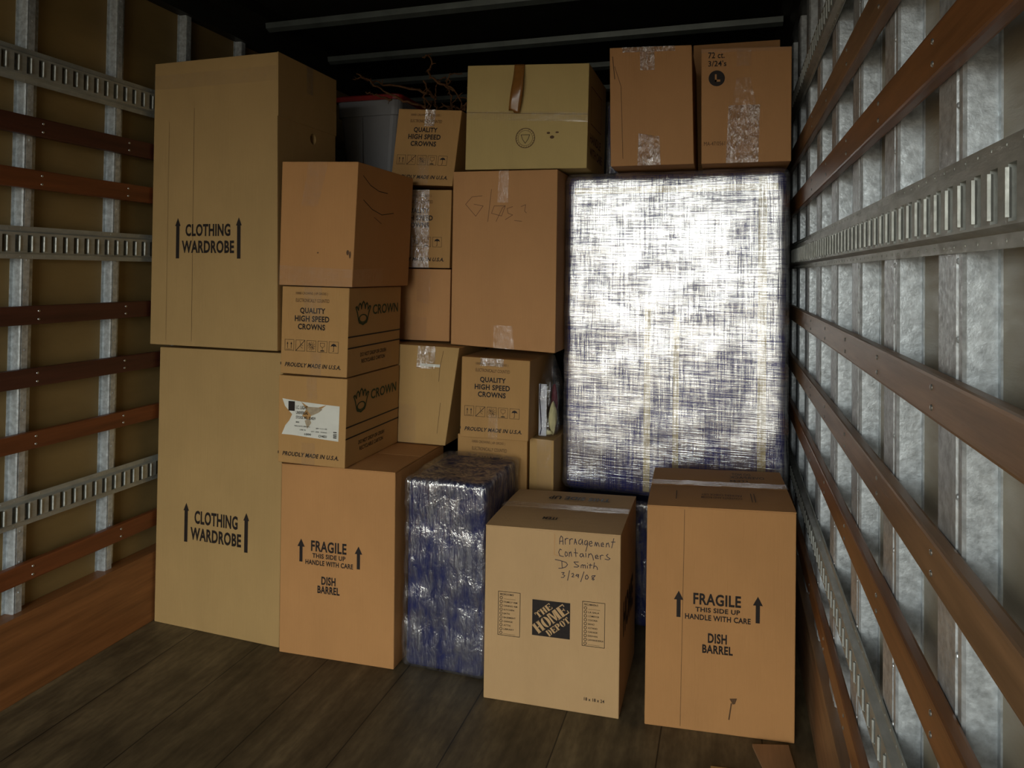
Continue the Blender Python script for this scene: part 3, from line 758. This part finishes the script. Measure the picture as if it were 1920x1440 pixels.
CM.tape([(.35, .60), (.62, .55), (.60, 1), (.34, 1)], crumple=.004, m=M['tape']); CM.tape([(.46, 0), (.62, 0), (.62, .26), (.46, .26)], crumple=.001)
CLo = Carton('crown_carton', 'bottle crown carton with a torn white paper label, standing on the left dish carton',
             [(-1.636, 2.2974, 1.0482), (-1.3419, 2.2974, 1.0482), (-1.3469, 2.2974, 0.7184), (-1.6337, 2.2974, 0.7184)], (0, .43, 0), M['card_crown'], group=GC)
crown_front(CLo, lines=False)
crown_side(CLo, 0)
w, h = CLo.w, CLo.h
CLo.ink('paper_label', Ink().poly([(.060 * w, .735 * h), (.34 * w, .712 * h), (.42 * w, .63 * h), (.36 * w, .55 * h), (.33 * w, .48 * h), (.28 * w, .42 * h), (.21 * w, .325 * h), (.055 * w, .325 * h), (.11 * w, .43 * h), (.17 * w, .49 * h), (.21 * w, .56 * h), (.10 * w, .65 * h)])
        .poly([(.21 * w, .325 * h), (.90 * w, .295 * h), (.905 * w, .690 * h), (.72 * w, .695 * h), (.60 * w, .62 * h), (.50 * w, .58 * h), (.47 * w, .50 * h), (.36 * w, .55 * h), (.33 * w, .48 * h), (.28 * w, .42 * h)])
        .poly([(.34 * w, .712 * h), (.72 * w, .695 * h), (.60 * w, .66 * h), (.45 * w, .66 * h)]),
        M['paper'], label='torn white paper shipping label')
CLo.ink('torn_paper_patch', Ink().poly([(.42 * w, .63 * h), (.45 * w, .66 * h), (.60 * w, .66 * h), (.66 * w, .64 * h), (.60 * w, .60 * h), (.50 * w, .56 * h)])
        .poly([(.40 * w, .50 * h), (.47 * w, .53 * h), (.50 * w, .48 * h), (.44 * w, .41 * h)]), M['paper_torn'], off=.0016)
CLo.ink('label_text', Ink().rect(.155 * w, .60 * h, .25 * w, .71 * h).text('I.C. LIGHT', .27 * w, .625 * h, .44 * w, .665 * h, .01).text('UNIVERSAL', .27 * w, .567 * h, .45 * w, .603 * h, .01)
        .text('STOCK NO  024039', .27 * w, .515 * h, .56 * w, .548 * h, .01).text('805', .27 * w, .468 * h, .32 * w, .485 * h, .01)
        .text('MFG DATE 20060915', .25 * w, .425 * h, .48 * w, .44 * h, .0).text('SIM 11:11:20', .57 * w, .415 * h, .73 * w, .43 * h, .0).text('LINE 02', .33 * w, .385 * h, .42 * w, .40 * h, .0)
        .text('QTY 10000   H058960', .50 * w, .375 * h, .73 * w, .39 * h, .0).text('1000', .40 * w, .335 * h, .50 * w, .358 * h, .02).text('CV4021', .61 * w, .325 * h, .73 * w, .352 * h, .02)
        .rect(.825 * w, .39 * h, .875 * w, .40 * h).rect(.825 * w, .37 * h, .875 * w, .378 * h).rect(.825 * w, .35 * h, .875 * w, .362 * h).rect(.825 * w, .33 * h, .875 * w, .342 * h), M['ink'], off=.0022)
CLo.tape([(.36, 0), (.56, 0), (.56, .25), (.36, .25)], crumple=.002); CLo.tape([(.42, .74), (.58, .74), (.56, 1), (.42, 1)], crumple=.002)
CT = Carton('crown_carton', 'tilted bottle crown carton beside the grey bin, top of the middle stack',
            [(-1.4145, 2.83, 2.176), (-1.1127, 2.83, 2.1513), (-1.1525, 2.83, 1.822), (-1.4509, 2.83, 1.8394)], (0, .40, 0), M['card_crown'], group=GC)
crown_front(CT)
CT.tape([(.42, 0), (.60, 0), (.60, .36), (.42, .36)], crumple=.001); CT.tape([(.44, .78), (.60, .78), (.60, 1), (.44, 1)], m=M['tape_crinkled'], crumple=.003)
CB = Carton('crown_carton', 'bottle crown carton half hidden by the plain carton, with crinkled tape across its lettering',
            [(-1.4637, 2.83, 1.814), (-1.1548, 2.83, 1.8063), (-1.1596, 2.83, 1.4647), (-1.4657, 2.83, 1.4687)], (0, .40, 0), M['card_crown'], group=GC)
crown_front(CB)
CB.tape([(.40, 0), (.68, 0), (.66, 1), (.38, 1)], m=M['tape_crinkled'], crumple=.006, ny=30)
C4 = Carton('crown_carton', 'bottle crown carton below the wide brown carton, beside the clear bag',
            [(-1.0621, 2.7401, 1.0972), (-0.7659, 2.7401, 1.0918), (-0.7706, 2.7401, 0.7664), (-1.0666, 2.7401, 0.763)], (0, .40, 0), M['card_crown'], group=GC)
crown_front(C4)
C4.tape([(.28, .90), (.62, .90), (.62, 1), (.28, 1)], m=M['tape_crinkled'], crumple=.004); C4.tape([(.42, 0), (.56, 0), (.56, .3), (.42, .3)], crumple=.001)
C5 = Carton('crown_carton', 'bottle crown carton with only its top edge showing above the low wrapped cabinet',
            [(-1.098, 2.797, .761), (-.790, 2.797, .761), (-.790, 2.797, .402), (-1.098, 2.797, .402)], (0, .40, 0), M['card_crown'], group=GC)
crown_front(C5)
C6 = Carton('crown_carton', 'bottle crown carton hidden under the one behind the low wrapped cabinet',
            [(-1.104, 2.81, .400), (-.790, 2.81, .400), (-.790, 2.81, 0), (-1.104, 2.81, 0)], (0, .40, 0), M['card_crown'], group=GC)

# ------------------------------------------------------------------ plain cartons
PO = Carton('plain_carton', 'plain tan carton with pen scribbles on its side, above the two front crown cartons',
            [(-1.6296, 2.2852, 1.8619), (-1.3032, 2.2852, 1.8502), (-1.3212, 2.2852, 1.3879), (-1.6345, 2.2852, 1.3914)], (0, .47, 0), M['card_orange'])
PO.tape([(.28, .64), (.50, .64), (.62, 1), (.36, 1)], crumple=.001); PO.tape([(0, 0), (1, 0), (1, .14), (0, .16)], crumple=.002, nx=24)
PO.tape([(0, .0), (.5, 0), (.5, .16), (0, .14)], face='R', crumple=.001)
PO.ink('pen_scribble', Ink().line([(.04, .42), (.10, .39), (.17, .375), (.24, .375)], .003).line([(.05, .33), (.12, .30), (.20, .285), (.30, .30)], .003).line([(.14, .27), (.2, .25)], .002), M['ink'], face='R')
PO.ink('smudge', Ink().disc(.295, .128, .006, .010, 8).disc(.305, .12, .004, .014, 8).disc(.168, .125, .004, .003, 8), M['ink_faded'])
PB = Carton('plain_carton', 'plain carton behind the front stack with a taped patch, above the leaning carton',
            [(-1.476, 2.84, 1.462), (-1.1586, 2.84, 1.460), (-1.1611, 2.84, 1.145), (-1.481, 2.84, 1.145)], (0, .36, 0), M['card_brown'])
PB.tape([(.32, .0), (.66, .0), (.66, .32), (.32, .34)], crumple=.002); PB.tape([(.50, .55), (.70, .5), (.70, 1), (.50, 1)], crumple=.003)
PL_ = Carton('plain_carton', 'leaning tan carton with taped top, standing on the left dish carton behind the crown stack',
             [(-1.4034, 2.735, 1.137), (-1.0721, 2.735, 1.132), (-1.130, 2.735, .720), (-1.416, 2.735, .7185)], (0, .35, 0), M['card_tan'])
PL_.tape([(.44, .77), (.70, .77), (.68, 1), (.44, 1)], m=M['tape_crinkled'], crumple=.005); PL_.tape([(.18, 0), (.52, 0), (.48, .38), (.18, .40)], crumple=.003)
PL_.ink('tape_torn_end', Ink().rect(.150, .330, .238, .342), M['paper'], off=.003, label='pale torn end of the tape')
PL_.ink('crease_line', Ink().line([(.245, .40), (.238, .33), (.24, .27)], .0016), M['ink_faded'])
PL_.ink('crease_line', Ink().line([(.26, .18), (.262, .05)], .0016), M['ink_faded'])
GL = Carton('plain_carton', 'wide brown carton marked in faint handwriting, left of the big wrapped cabinet',
            [(-1.1364, 2.80, 1.8805), (-.675, 2.80, 1.8769), (-.677, 2.80, 1.1210), (-1.1375, 2.80, 1.1385)], (0, .45, 0), M['card_brown'])
GLASS_WORD = [[(0.1341, 0.6429), (0.0882, 0.6389), (0.0592, 0.607), (0.1061, 0.5558), (0.1389, 0.5996), (0.097, 0.6072)], [(0.1753, 0.6704), (0.1605, 0.5329)], [(0.2377, 0.6001), (0.1885, 0.5998), (0.1766, 0.5684), (0.2218, 0.5572), (0.2377, 0.6001), (0.2255, 0.5923), (0.1975, 0.5335)], [(0.2702, 0.5965), (0.2459, 0.5885), (0.2502, 0.5692), (0.2705, 0.5617), (0.2383, 0.5419)], [(0.3065, 0.5967), (0.3265, 0.6046), (0.3227, 0.5776), (0.3308, 0.57)], [(0.2789, 0.5386), (0.3111, 0.5351)]]
gk = Ink()
for l in GLASS_WORD: gk.line(l, .0022)
GL.ink('handwriting', gk, M['pencil'], label='faint pen handwriting')
GL.tape([(.44, .82), (.54, .82), (.545, 1), (.45, 1)], crumple=.001); GL.tape([(.42, 0), (.62, 0), (.60, .13), (.42, .13)], crumple=.002)
TB_ = Carton('plain_carton', 'pale tan carton with a hanging strip of brown tape and round printed emblem',
             [(-1.0921, 2.84, 2.348), (-.5557, 2.84, 2.3187), (-.562, 2.84, 1.884), (-1.098, 2.84, 1.893)], (0, .42, 0), M['card_light'])
w, h = TB_.w, TB_.h
TB_.tape([(0, .48), (1, .44), (1, .53), (0, .57)], crumple=.001, nx=30, ny=4)
TB_.ink('seam_line', Ink().line([(0, .549 * h), (w, .512 * h)], .0018), M['ink_faded'])
t = Ink().disc(.5025 * w, .295 * h, .043, n=32, hole=.93).disc(.5025 * w, .295 * h, .033, n=32, hole=.95)
for k in range(22):
    if k in (5, 6): continue
    an = k * 2 * math.pi / 22; cx, cy = .5025 * w + .038 * math.cos(an), .295 * h + .038 * math.sin(an)
    t.line([(cx - .002, cy - .0025), (cx + .002, cy + .0025)], .0018)
TB_.ink('printed_emblem', t, M['ink_faded'], label='faded round printed emblem')
cx, cy = .5025 * w, .292 * h
TB_.ink('printed_emblem', Ink().line([(cx - .019, cy + .015), (cx + .019, cy + .015), (cx + .012, cy - .004), (cx, cy - .021), (cx - .012, cy - .004)], .0022, True), M['ink'])
TB_.ink('smudge', Ink().disc(.72 * w, .30 * h, .010, .007, 8).disc(.69 * w, .34 * h, .008, .005, 7).disc(.76 * w, .345 * h, .008, .004, 7), M['ink_faded'])
# loose strip of brown packing tape curling off the front
bm = bmesh.new(); g = []
for j in range(25):
    v = j / 24; row = []
    fv = 1.0 - .47 * v
    for i in range(5):
        u = i / 4; fu = (.455 - .03 * v ** 2) - .055 + u * (.085 + .01 * math.sin(v * 3))
        off = .003 + .022 * math.sin(math.pi * v * .95) + .012 * v * v + .012 * (u - .5) * math.sin(v * 6)
        if j == 24 and i < 2: fv2 = fv + .06
        else: fv2 = fv
        row.append(bm.verts.new(TB_.pt('F', fu, fv2, off)))
    g.append(row)
for j in range(24):
    for i in range(4): bm.faces.new((g[j][i], g[j][i + 1], g[j + 1][i + 1], g[j + 1][i]))
o = obj('loose_tape', bm, M['packing_brown'], TB_.root, True); o['label'] = 'loose curling strip of brown packing tape'
md = o.modifiers.new('s', 'SOLIDIFY'); md.thickness = .0006
TB_.ink('printed_text', Ink().text('HANDLE', .05, .12, .30, .16, .02).text('WITH CARE', .05, .06, .34, .10, .02).line([(.06, .2), (.3, .2), (.3, .36), (.06, .36)], .004, True), M['ink_faded'], face='R')

LT = Carton('plain_carton', 'plain brown carton with crinkled tape top and bottom, on the wrapped cabinet, left one',
            [(-.469, 2.82, 2.3673), (-.1451, 2.82, 2.353), (-.1330, 2.82, 1.884), (-.4598, 2.82, 1.884)], (0, .42, 0), M['card_brown'])
LT.tape([(.378, .80), (.554, .80), (.554, 1), (.378, 1)], m=M['tape_crinkled'], crumple=.003); LT.tape([(.33, 0), (.61, 0), (.60, .24), (.35, .27)], m=M['tape_crinkled'], crumple=.008, nx=14)
LT.tape([(.16, .955), (.80, .955), (.80, 1), (.16, 1)], m=M['tape_crinkled'], crumple=.002, ny=3)
LT.ink('crease_line', Ink().line([(.02, .40), (.045, .32), (.05, .03)], .002).line([(.012, .44), (.02, .35)], .003), M['ink_faded'])
CO = Carton('glassware_carton', 'brown carton printed with a letter in a black disc, on the wrapped cabinet, right one',
            [(-.1089, 2.83, 2.3362), (.2225, 2.83, 2.320), (.2225, 2.83, 1.884), (-.1053, 2.83, 1.884)], (0, .36, 0), M['card_brown'])
w, h = CO.w, CO.h
CO.ink('printed_text', Ink().text('72 ct.', .079 * w, .914 * h, .265 * w, .968 * h, .015).text("3/24's", .079 * w, .844 * h, .285 * w, .895 * h, .015), M['ink'])
CO.ink('printed_disc', Ink().disc(.176 * w, .740 * h, .0305, n=32), M['ink'], label='black printed disc')
CO.ink('disc_letter', Ink().rect(.155 * w, .71 * h, .175 * w, .775 * h).rect(.155 * w, .71 * h, .215 * w, .728 * h), M['card_brown'], off=.0016)
CO.tape([(.28, 0), (.64, 0), (.66, .50), (.31, .50)], m=M['tape_crinkled'], crumple=.010, nx=16, ny=20)
CO.tape([(.335, .46), (.63, .46), (.55, .74), (.40, .74)], m=M['tape'], crumple=.006, nx=12, ny=12)
CO.tape([(.40, .84), (.56, .84), (.56, .99), (.40, .99)], crumple=.001)
CO.tape([(0, .965), (1, .965), (1, 1), (0, 1)], crumple=.001, nx=20, ny=3)
CO.ink('printed_text', Ink().text('MA-47/0561', .03 * w, .155 * h, .27 * w, .19 * h, .0), M['ink_faded'])
Carton('plain_carton', 'plain carton behind the two cartons on the wrapped cabinet, only its top edge showing',
       [(-.16, 3.26, 2.491), (.2086, 3.26, 2.4856), (.2086, 3.26, 1.884), (-.16, 3.26, 1.884)], (0, .36, 0), M['card_brown'])
SM = Carton('plain_carton', 'narrow upright tan carton under the clear bag, beside the big wrapped cabinet',
            [(-.7836, 2.81, .765), (-.680, 2.81, .762), (-.680, 2.81, 0), (-.7836, 2.81, 0)], (0, .30, 0), M['card_tan'], flaps=False)
SM.tape([(.31, .72), (.90, .72), (.92, 1), (.31, 1)], m=M['tape'], crumple=.001)

# ------------------------------------------------------------------ furniture wrapped in blankets and stretch film
def wrapped(name, label, a, b, parts, filmmat, cat, rough=.006, group=None, res=26, seedv=0.0, rnd=.022, gap=.004, core_m='film_core', turn=0.0):
    base = Vector(((a[0] + b[0]) / 2, (a[1] + b[1]) / 2, a[2]))
    root = empty(name, base, label, cat, group)
    A = Vector(a) - base; Bv = Vector(b) - base
    def shell(nm, m, grow, amp, fr, sm=True):
        bm = bmesh.new(); box(bm, A - Vector((grow, grow, 0)), Bv + Vector((grow, grow, grow)))
        bmesh.ops.bevel(bm, geom=bm.edges[:], offset=rnd, segments=4, affect='EDGES', profile=.5)
        bmesh.ops.recalc_face_normals(bm, faces=bm.faces[:])
        # even grid: cut the shell by planes
        for ax in range(3):
            n = max(4, int((Bv[ax] - A[ax]) * res))
            for k in range(1, n):
                p = Vector((0, 0, 0)); p[ax] = A[ax] + (Bv[ax] - A[ax]) * k / n; q = Vector((0, 0, 0)); q[ax] = 1
                bmesh.ops.bisect_plane(bm, geom=bm.verts[:] + bm.edges[:] + bm.faces[:], plane_co=p, plane_no=q)
        bm.normal_update()
        mv = []
        for v in bm.verts:
            c = v.co + Vector((seedv, seedv, 0))
            n1 = noise.noise(Vector((c.x * fr[0], c.y * fr[1], c.z * fr[2])))
            n2 = noise.noise(Vector((c.x * fr[0] * 3, c.y * fr[1] * 3, c.z * fr[2] * 3 + 9)))
            mv.append((v, v.normal * ((n1 + .4 * n2) * amp)))
        for v, d in mv:
            if v.co.z < .03: d = d * .2
            v.co += d
        return obj(nm, bm, m, root, sm)
    core = shell('moving_blanket', M[core_m], 0, .003, (4, 4, 4))
    core['label'] = 'blue moving blanket under the film'
    f = shell('stretch_film', filmmat, rough + gap, rough, (9, 9, 14)); f['label'] = 'clear stretch film'
    for nm, q in parts:
        bm = bmesh.new(); box(bm, Vector(q[0]) - base, Vector(q[1]) - base, .001); x = obj(nm, bm, M['masking'], root); x['label'] = 'yellowish masking tape strip'
    root.rotation_euler = (0, 0, math.radians(turn))
    return root
yc = 2.9135
wrapped('wrapped_cabinet', 'big cabinet wrapped in blue blanket and shining stretch film, by the right wall',
        (-.655, 2.922, .535), (.222, 3.60, 1.864),
        [('masking_strip', ((.118, yc, .56), (.150, yc + .004, 1.84))), ('masking_strip', ((-.322, yc, .56), (-.296, yc + .004, 1.33))),
         ('masking_strip', ((-.205, yc, .56), (-.182, yc + .004, 1.28))), ('masking_strip', ((-.62, yc - .001, 1.785), (.19, yc + .003, 1.812)))],
        M['film'], 'wrapped furniture', rough=.004, rnd=.032, gap=.008, turn=-1.2)
wrapped('wrapped_base_unit', 'dark blue wrapped base unit under the big wrapped cabinet',
        (-.655, 2.93, 0), (.215, 3.60, .505), [], M['film_low'], 'wrapped furniture', rough=.005, seedv=3, core_m='film_core_dark')
wrapped('wrapped_cabinet', 'low narrow cabinet in blue blanket and loose film, on the floor in the front row',
        (-1.130, 2.374, 0), (-.824, 2.765, .684), [], M['film_low'], 'wrapped furniture', rough=.008, seedv=7, res=34, core_m='film_core_dark')
wrapped('wrapped_bundle', 'small pale film wrapped bundle behind the pale tan carton on top',
        (-.56, 3.32, 1.884), (-.40, 3.60, 2.27), [], M['tape_crinkled'], 'wrapped furniture', rough=.005, seedv=5)

# ------------------------------------------------------------------ plastic storage bin on hidden cartons
x0, x1, yb, zt = -1.915, -1.560, 3.12, 2.305
bx = empty('storage_bin', ((x0 + x1) / 2, yb + .25, 1.90), 'grey plastic storage bin with a red lid, high behind the wardrobe carton', 'storage bin')
o0 = Vector(bx.location)
bm = bmesh.new()
def ring(z, ins, bmm, r=.04):
    pts = []
    xa, xb, ya, ybk = x0 + ins, x1 - ins, yb + ins, yb + .5 - ins
    for cx, cy, a0 in ((xb - r, ya + r, -90), (xb - r, ybk - r, 0), (xa + r, ybk - r, 90), (xa + r, ya + r, 180)):
        for k in range(5):
            t_ = math.radians(a0 + 22.5 * k); pts.append(bmm.verts.new(Vector((cx + r * math.cos(t_), cy + r * math.sin(t_), z)) - o0))
    return pts
def loft(rs, bmm, cap=True):
    for a, b in zip(rs, rs[1:]):
        n = len(a)
        for k in range(n): bmm.faces.new((a[k], a[(k + 1) % n], b[(k + 1) % n], b[k]))
    if cap: bmm.faces.new(rs[0][::-1]); bmm.faces.new(rs[-1])
loft([ring(1.90, .045, bm), ring(2.225, .012, bm), ring(2.225, .003, bm), ring(2.30, .0, bm)], bm)
box(bm, Vector((-1.770, yb + .006, 1.95)) - o0, Vector((-1.764, yb + .02, 2.22)) - o0)
obj('bin_body', bm, M['bin_grey'], bx)
bm = bmesh.new(); loft([ring(2.300, -.010, bm), ring(2.322, -.012, bm), ring(2.330, .0, bm), ring(2.334, .03, bm)], bm)
o = obj('lid', bm, M['red_lid'], bx); o['label'] = 'red lid'
Carton('plain_carton', 'plain carton hidden under the grey bin, lower one', [(-1.95, 3.10, .95), (-1.50, 3.10, .95), (-1.50, 3.10, 0), (-1.95, 3.10, 0)], (0, .5, 0), M['card_brown'])
Carton('plain_carton', 'plain carton hidden under the grey bin, upper one', [(-1.95, 3.10, 1.898), (-1.50, 3.10, 1.898), (-1.50, 3.10, .952), (-1.95, 3.10, .952)], (0, .5, 0), M['card_brown'])

# ------------------------------------------------------------------ bare twigs
TWIGS = [[(-1.709, 2.98, 2.399), (-1.682, 2.98, 2.373), (-1.633, 2.98, 2.348), (-1.59, 2.98, 2.314), (-1.537, 2.98, 2.282), (-1.459, 2.98, 2.249), (-1.391, 2.98, 2.226), (-1.351, 2.98, 2.21)], [(-1.765, 3.04, 2.39), (-1.743, 3.04, 2.395), (-1.71, 3.04, 2.391), (-1.666, 3.04, 2.364), (-1.645, 3.04, 2.367), (-1.601, 3.04, 2.35), (-1.515, 3.04, 2.334), (-1.436, 3.04, 2.319), (-1.369, 3.04, 2.296), (-1.332, 3.04, 2.27)], [(-1.67, 3.0, 2.31), (-1.649, 3.0, 2.299), (-1.622, 3.0, 2.293), (-1.574, 3.0, 2.275), (-1.537, 3.0, 2.266)], [(-1.388, 3.02, 2.461), (-1.373, 3.02, 2.464), (-1.357, 3.02, 2.473), (-1.339, 3.02, 2.44), (-1.349, 3.02, 2.408), (-1.361, 3.02, 2.395), (-1.345, 3.02, 2.365), (-1.309, 3.02, 2.334), (-1.258, 3.02, 2.317), (-1.228, 3.02, 2.291)], [(-1.395, 3.05, 2.367), (-1.384, 3.05, 2.333), (-1.363, 3.05, 2.298), (-1.331, 3.05, 2.263)]]
tw = empty('dried_branches', (-1.30, 3.03, 2.18), 'bundle of bare reddish brown twigs sticking up behind the tilted crown carton', 'dried branches')
o0 = Vector(tw.location)
def crooked(pts, r0, r1, jit=.006):
    P = []
    for a, b in zip(pts, pts[1:]):
        a, b = Vector(a), Vector(b)
        for k in range(3): P.append(a.lerp(b, k / 3) + Vector([random.uniform(-jit, jit) for _ in range(3)]))
    P.append(Vector(pts[-1])); n = len(P)
    bm = bmesh.new(); tube(bm, [p - o0 for p in P], [(r0 + (r1 - r0) * k / (n - 1)) * random.uniform(.75, 1.25) for k in range(n)], 5)
    for k in range(2, n - 1, 3):      # buds and side spurs
        q = P[k] - o0; d = Vector([random.uniform(-1, 1) for _ in range(3)]).normalized() * random.uniform(.012, .03)
        tube(bm, [q, q + d * .6 + Vector((0, 0, .003)), q + d], [r0 * .6, r0 * .5, r0 * .2], 4)
    return obj('twig', bm, M['twig'], tw)
for l in TWIGS: crooked(l, .0035, .006)
for k in range(20):
    a = Vector((random.uniform(-1.38, -1.14), random.uniform(2.97, 3.16), 2.195)); P = [a]; d = Vector((random.uniform(-1, 1), random.uniform(-.5, .5), 1))
    for _ in range(random.randint(4, 7)):
        d = (d + Vector([random.uniform(-1.2, 1.2) for _ in range(3)])).normalized(); q = P[-1] + d * random.uniform(.03, .05)
        q.z = min(max(q.z, 2.205), 2.37); q.y = min(max(q.y, 2.95), 3.2); q.x = min(max(q.x, -1.4), -1.12); P.append(q)
    crooked(P, .004, .0025, .004)

# ------------------------------------------------------------------ clear bag on the narrow carton and what shows through it
bg_ = empty('clear_bag', (-.724, 2.93, .768), 'crumpled clear plastic bag on the narrow upright carton, under the wide brown carton', 'plastic bag')
o0 = Vector(bg_.location)
bm = bmesh.new(); rs = []
for j in range(17):
    v = j / 16; z = .004 + v * .325
    ww = .038 * (1 - max(0, (v - .62)) * 1.9) ; dd = .11 * (1 - max(0, (v - .62)) * 1.9)
    rw = []
    for k in range(24):
        t_ = 2 * math.pi * k / 24; c, s_ = math.cos(t_), math.sin(t_)
        sq = (abs(c) ** 4 + abs(s_) ** 4) ** -.25
        n_ = noise.noise(Vector((c * 2.5, s_ * 2.5, v * 5)))
        rw.append(bm.verts.new((ww * c * sq * (1 + .12 * n_), dd * s_ * sq * (1 + .12 * n_), z)))
    rs.append(rw)
loft(rs, bm)
obj('bag_film', bm, M['bag'], bg_, True)
bm = bmesh.new(); box(bm, (-.755, 2.845, .770), (-.722, 2.851, .985), .001)
fb = tag(obj('foam_board', bm, M['foam']), 'pale grey board with a dark wavy line standing inside the clear bag', 'board')
bm = bmesh.new()
P = [Vector(p) for p in ((-.748, 2.843, .985), (-.751, 2.843, .92), (-.746, 2.843, .86), (-.742, 2.843, .80), (-.748, 2.843, .774))]
tube(bm, P, .0022, 6); o = obj('edging_line', bm, M['navy'], fb); o['label'] = 'dark wavy edging'
def lumpy(name, c, r, m, label, cat, sd):
    bm = bmesh.new(); bmesh.ops.create_icosphere(bm, subdivisions=3, radius=1)
    for v in bm.verts:
        n_ = noise.noise(v.co * 1.6 + Vector((sd, 0, 0))); k = 1 + .25 * n_ + .1 * noise.noise(v.co * 4)
        v.co = Vector((v.co.x * r[0] * k, v.co.y * r[1] * k, v.co.z * r[2] * k)) + Vector(c)
    return tag(obj(name, bm, m, None, True), label, cat)
lumpy('cream_cloth_roll', (-.728, 2.86, .783), (.028, .012, .012), M['cream'], 'small cream roll lying at the bottom of the clear bag', 'cloth', 1)
lumpy('cream_cloth_bundle', (-.702, 2.875, .84), (.016, .022, .062), M['cream'], 'folded cream bundle standing in the clear bag', 'cloth', 4)
lumpy('maroon_cloth', (-.704, 2.91, .90), (.014, .012, .075), M['maroon'], 'dark red cloth behind the board in the clear bag', 'cloth', 8)

# ------------------------------------------------------------------ scraps on the floor by the right dish carton
def flat(name, pts, z0, z1, m, label, cat):
    bm = bmesh.new(); a = [bm.verts.new((x, y, z0)) for x, y in pts]; b = [bm.verts.new((x, y, z1)) for x, y in pts]; n = len(pts)
    for k in range(n): bm.faces.new((a[k], a[(k + 1) % n], b[(k + 1) % n], b[k]))
    bm.faces.new(a[::-1]); bm.faces.new(b); bmesh.ops.recalc_face_normals(bm, faces=bm.faces[:])
    return tag(obj(name, bm, m), label, cat)
flat('wood_offcut', [(.080, 2.305), (.186, 2.335), (.212, 2.10), (.150, 2.05)], .0005, .009, M['slat_worn'], 'flat brown offcut on the floor in front of the right dish carton', 'wood scrap')
flat('cardboard_scrap', [(-.040, 2.172), (.148, 2.198), (.155, 2.03), (-.035, 2.0)], .0005, .004, M['card_tan'], 'pale scrap of card at the bottom edge of the photo', 'cardboard scrap')
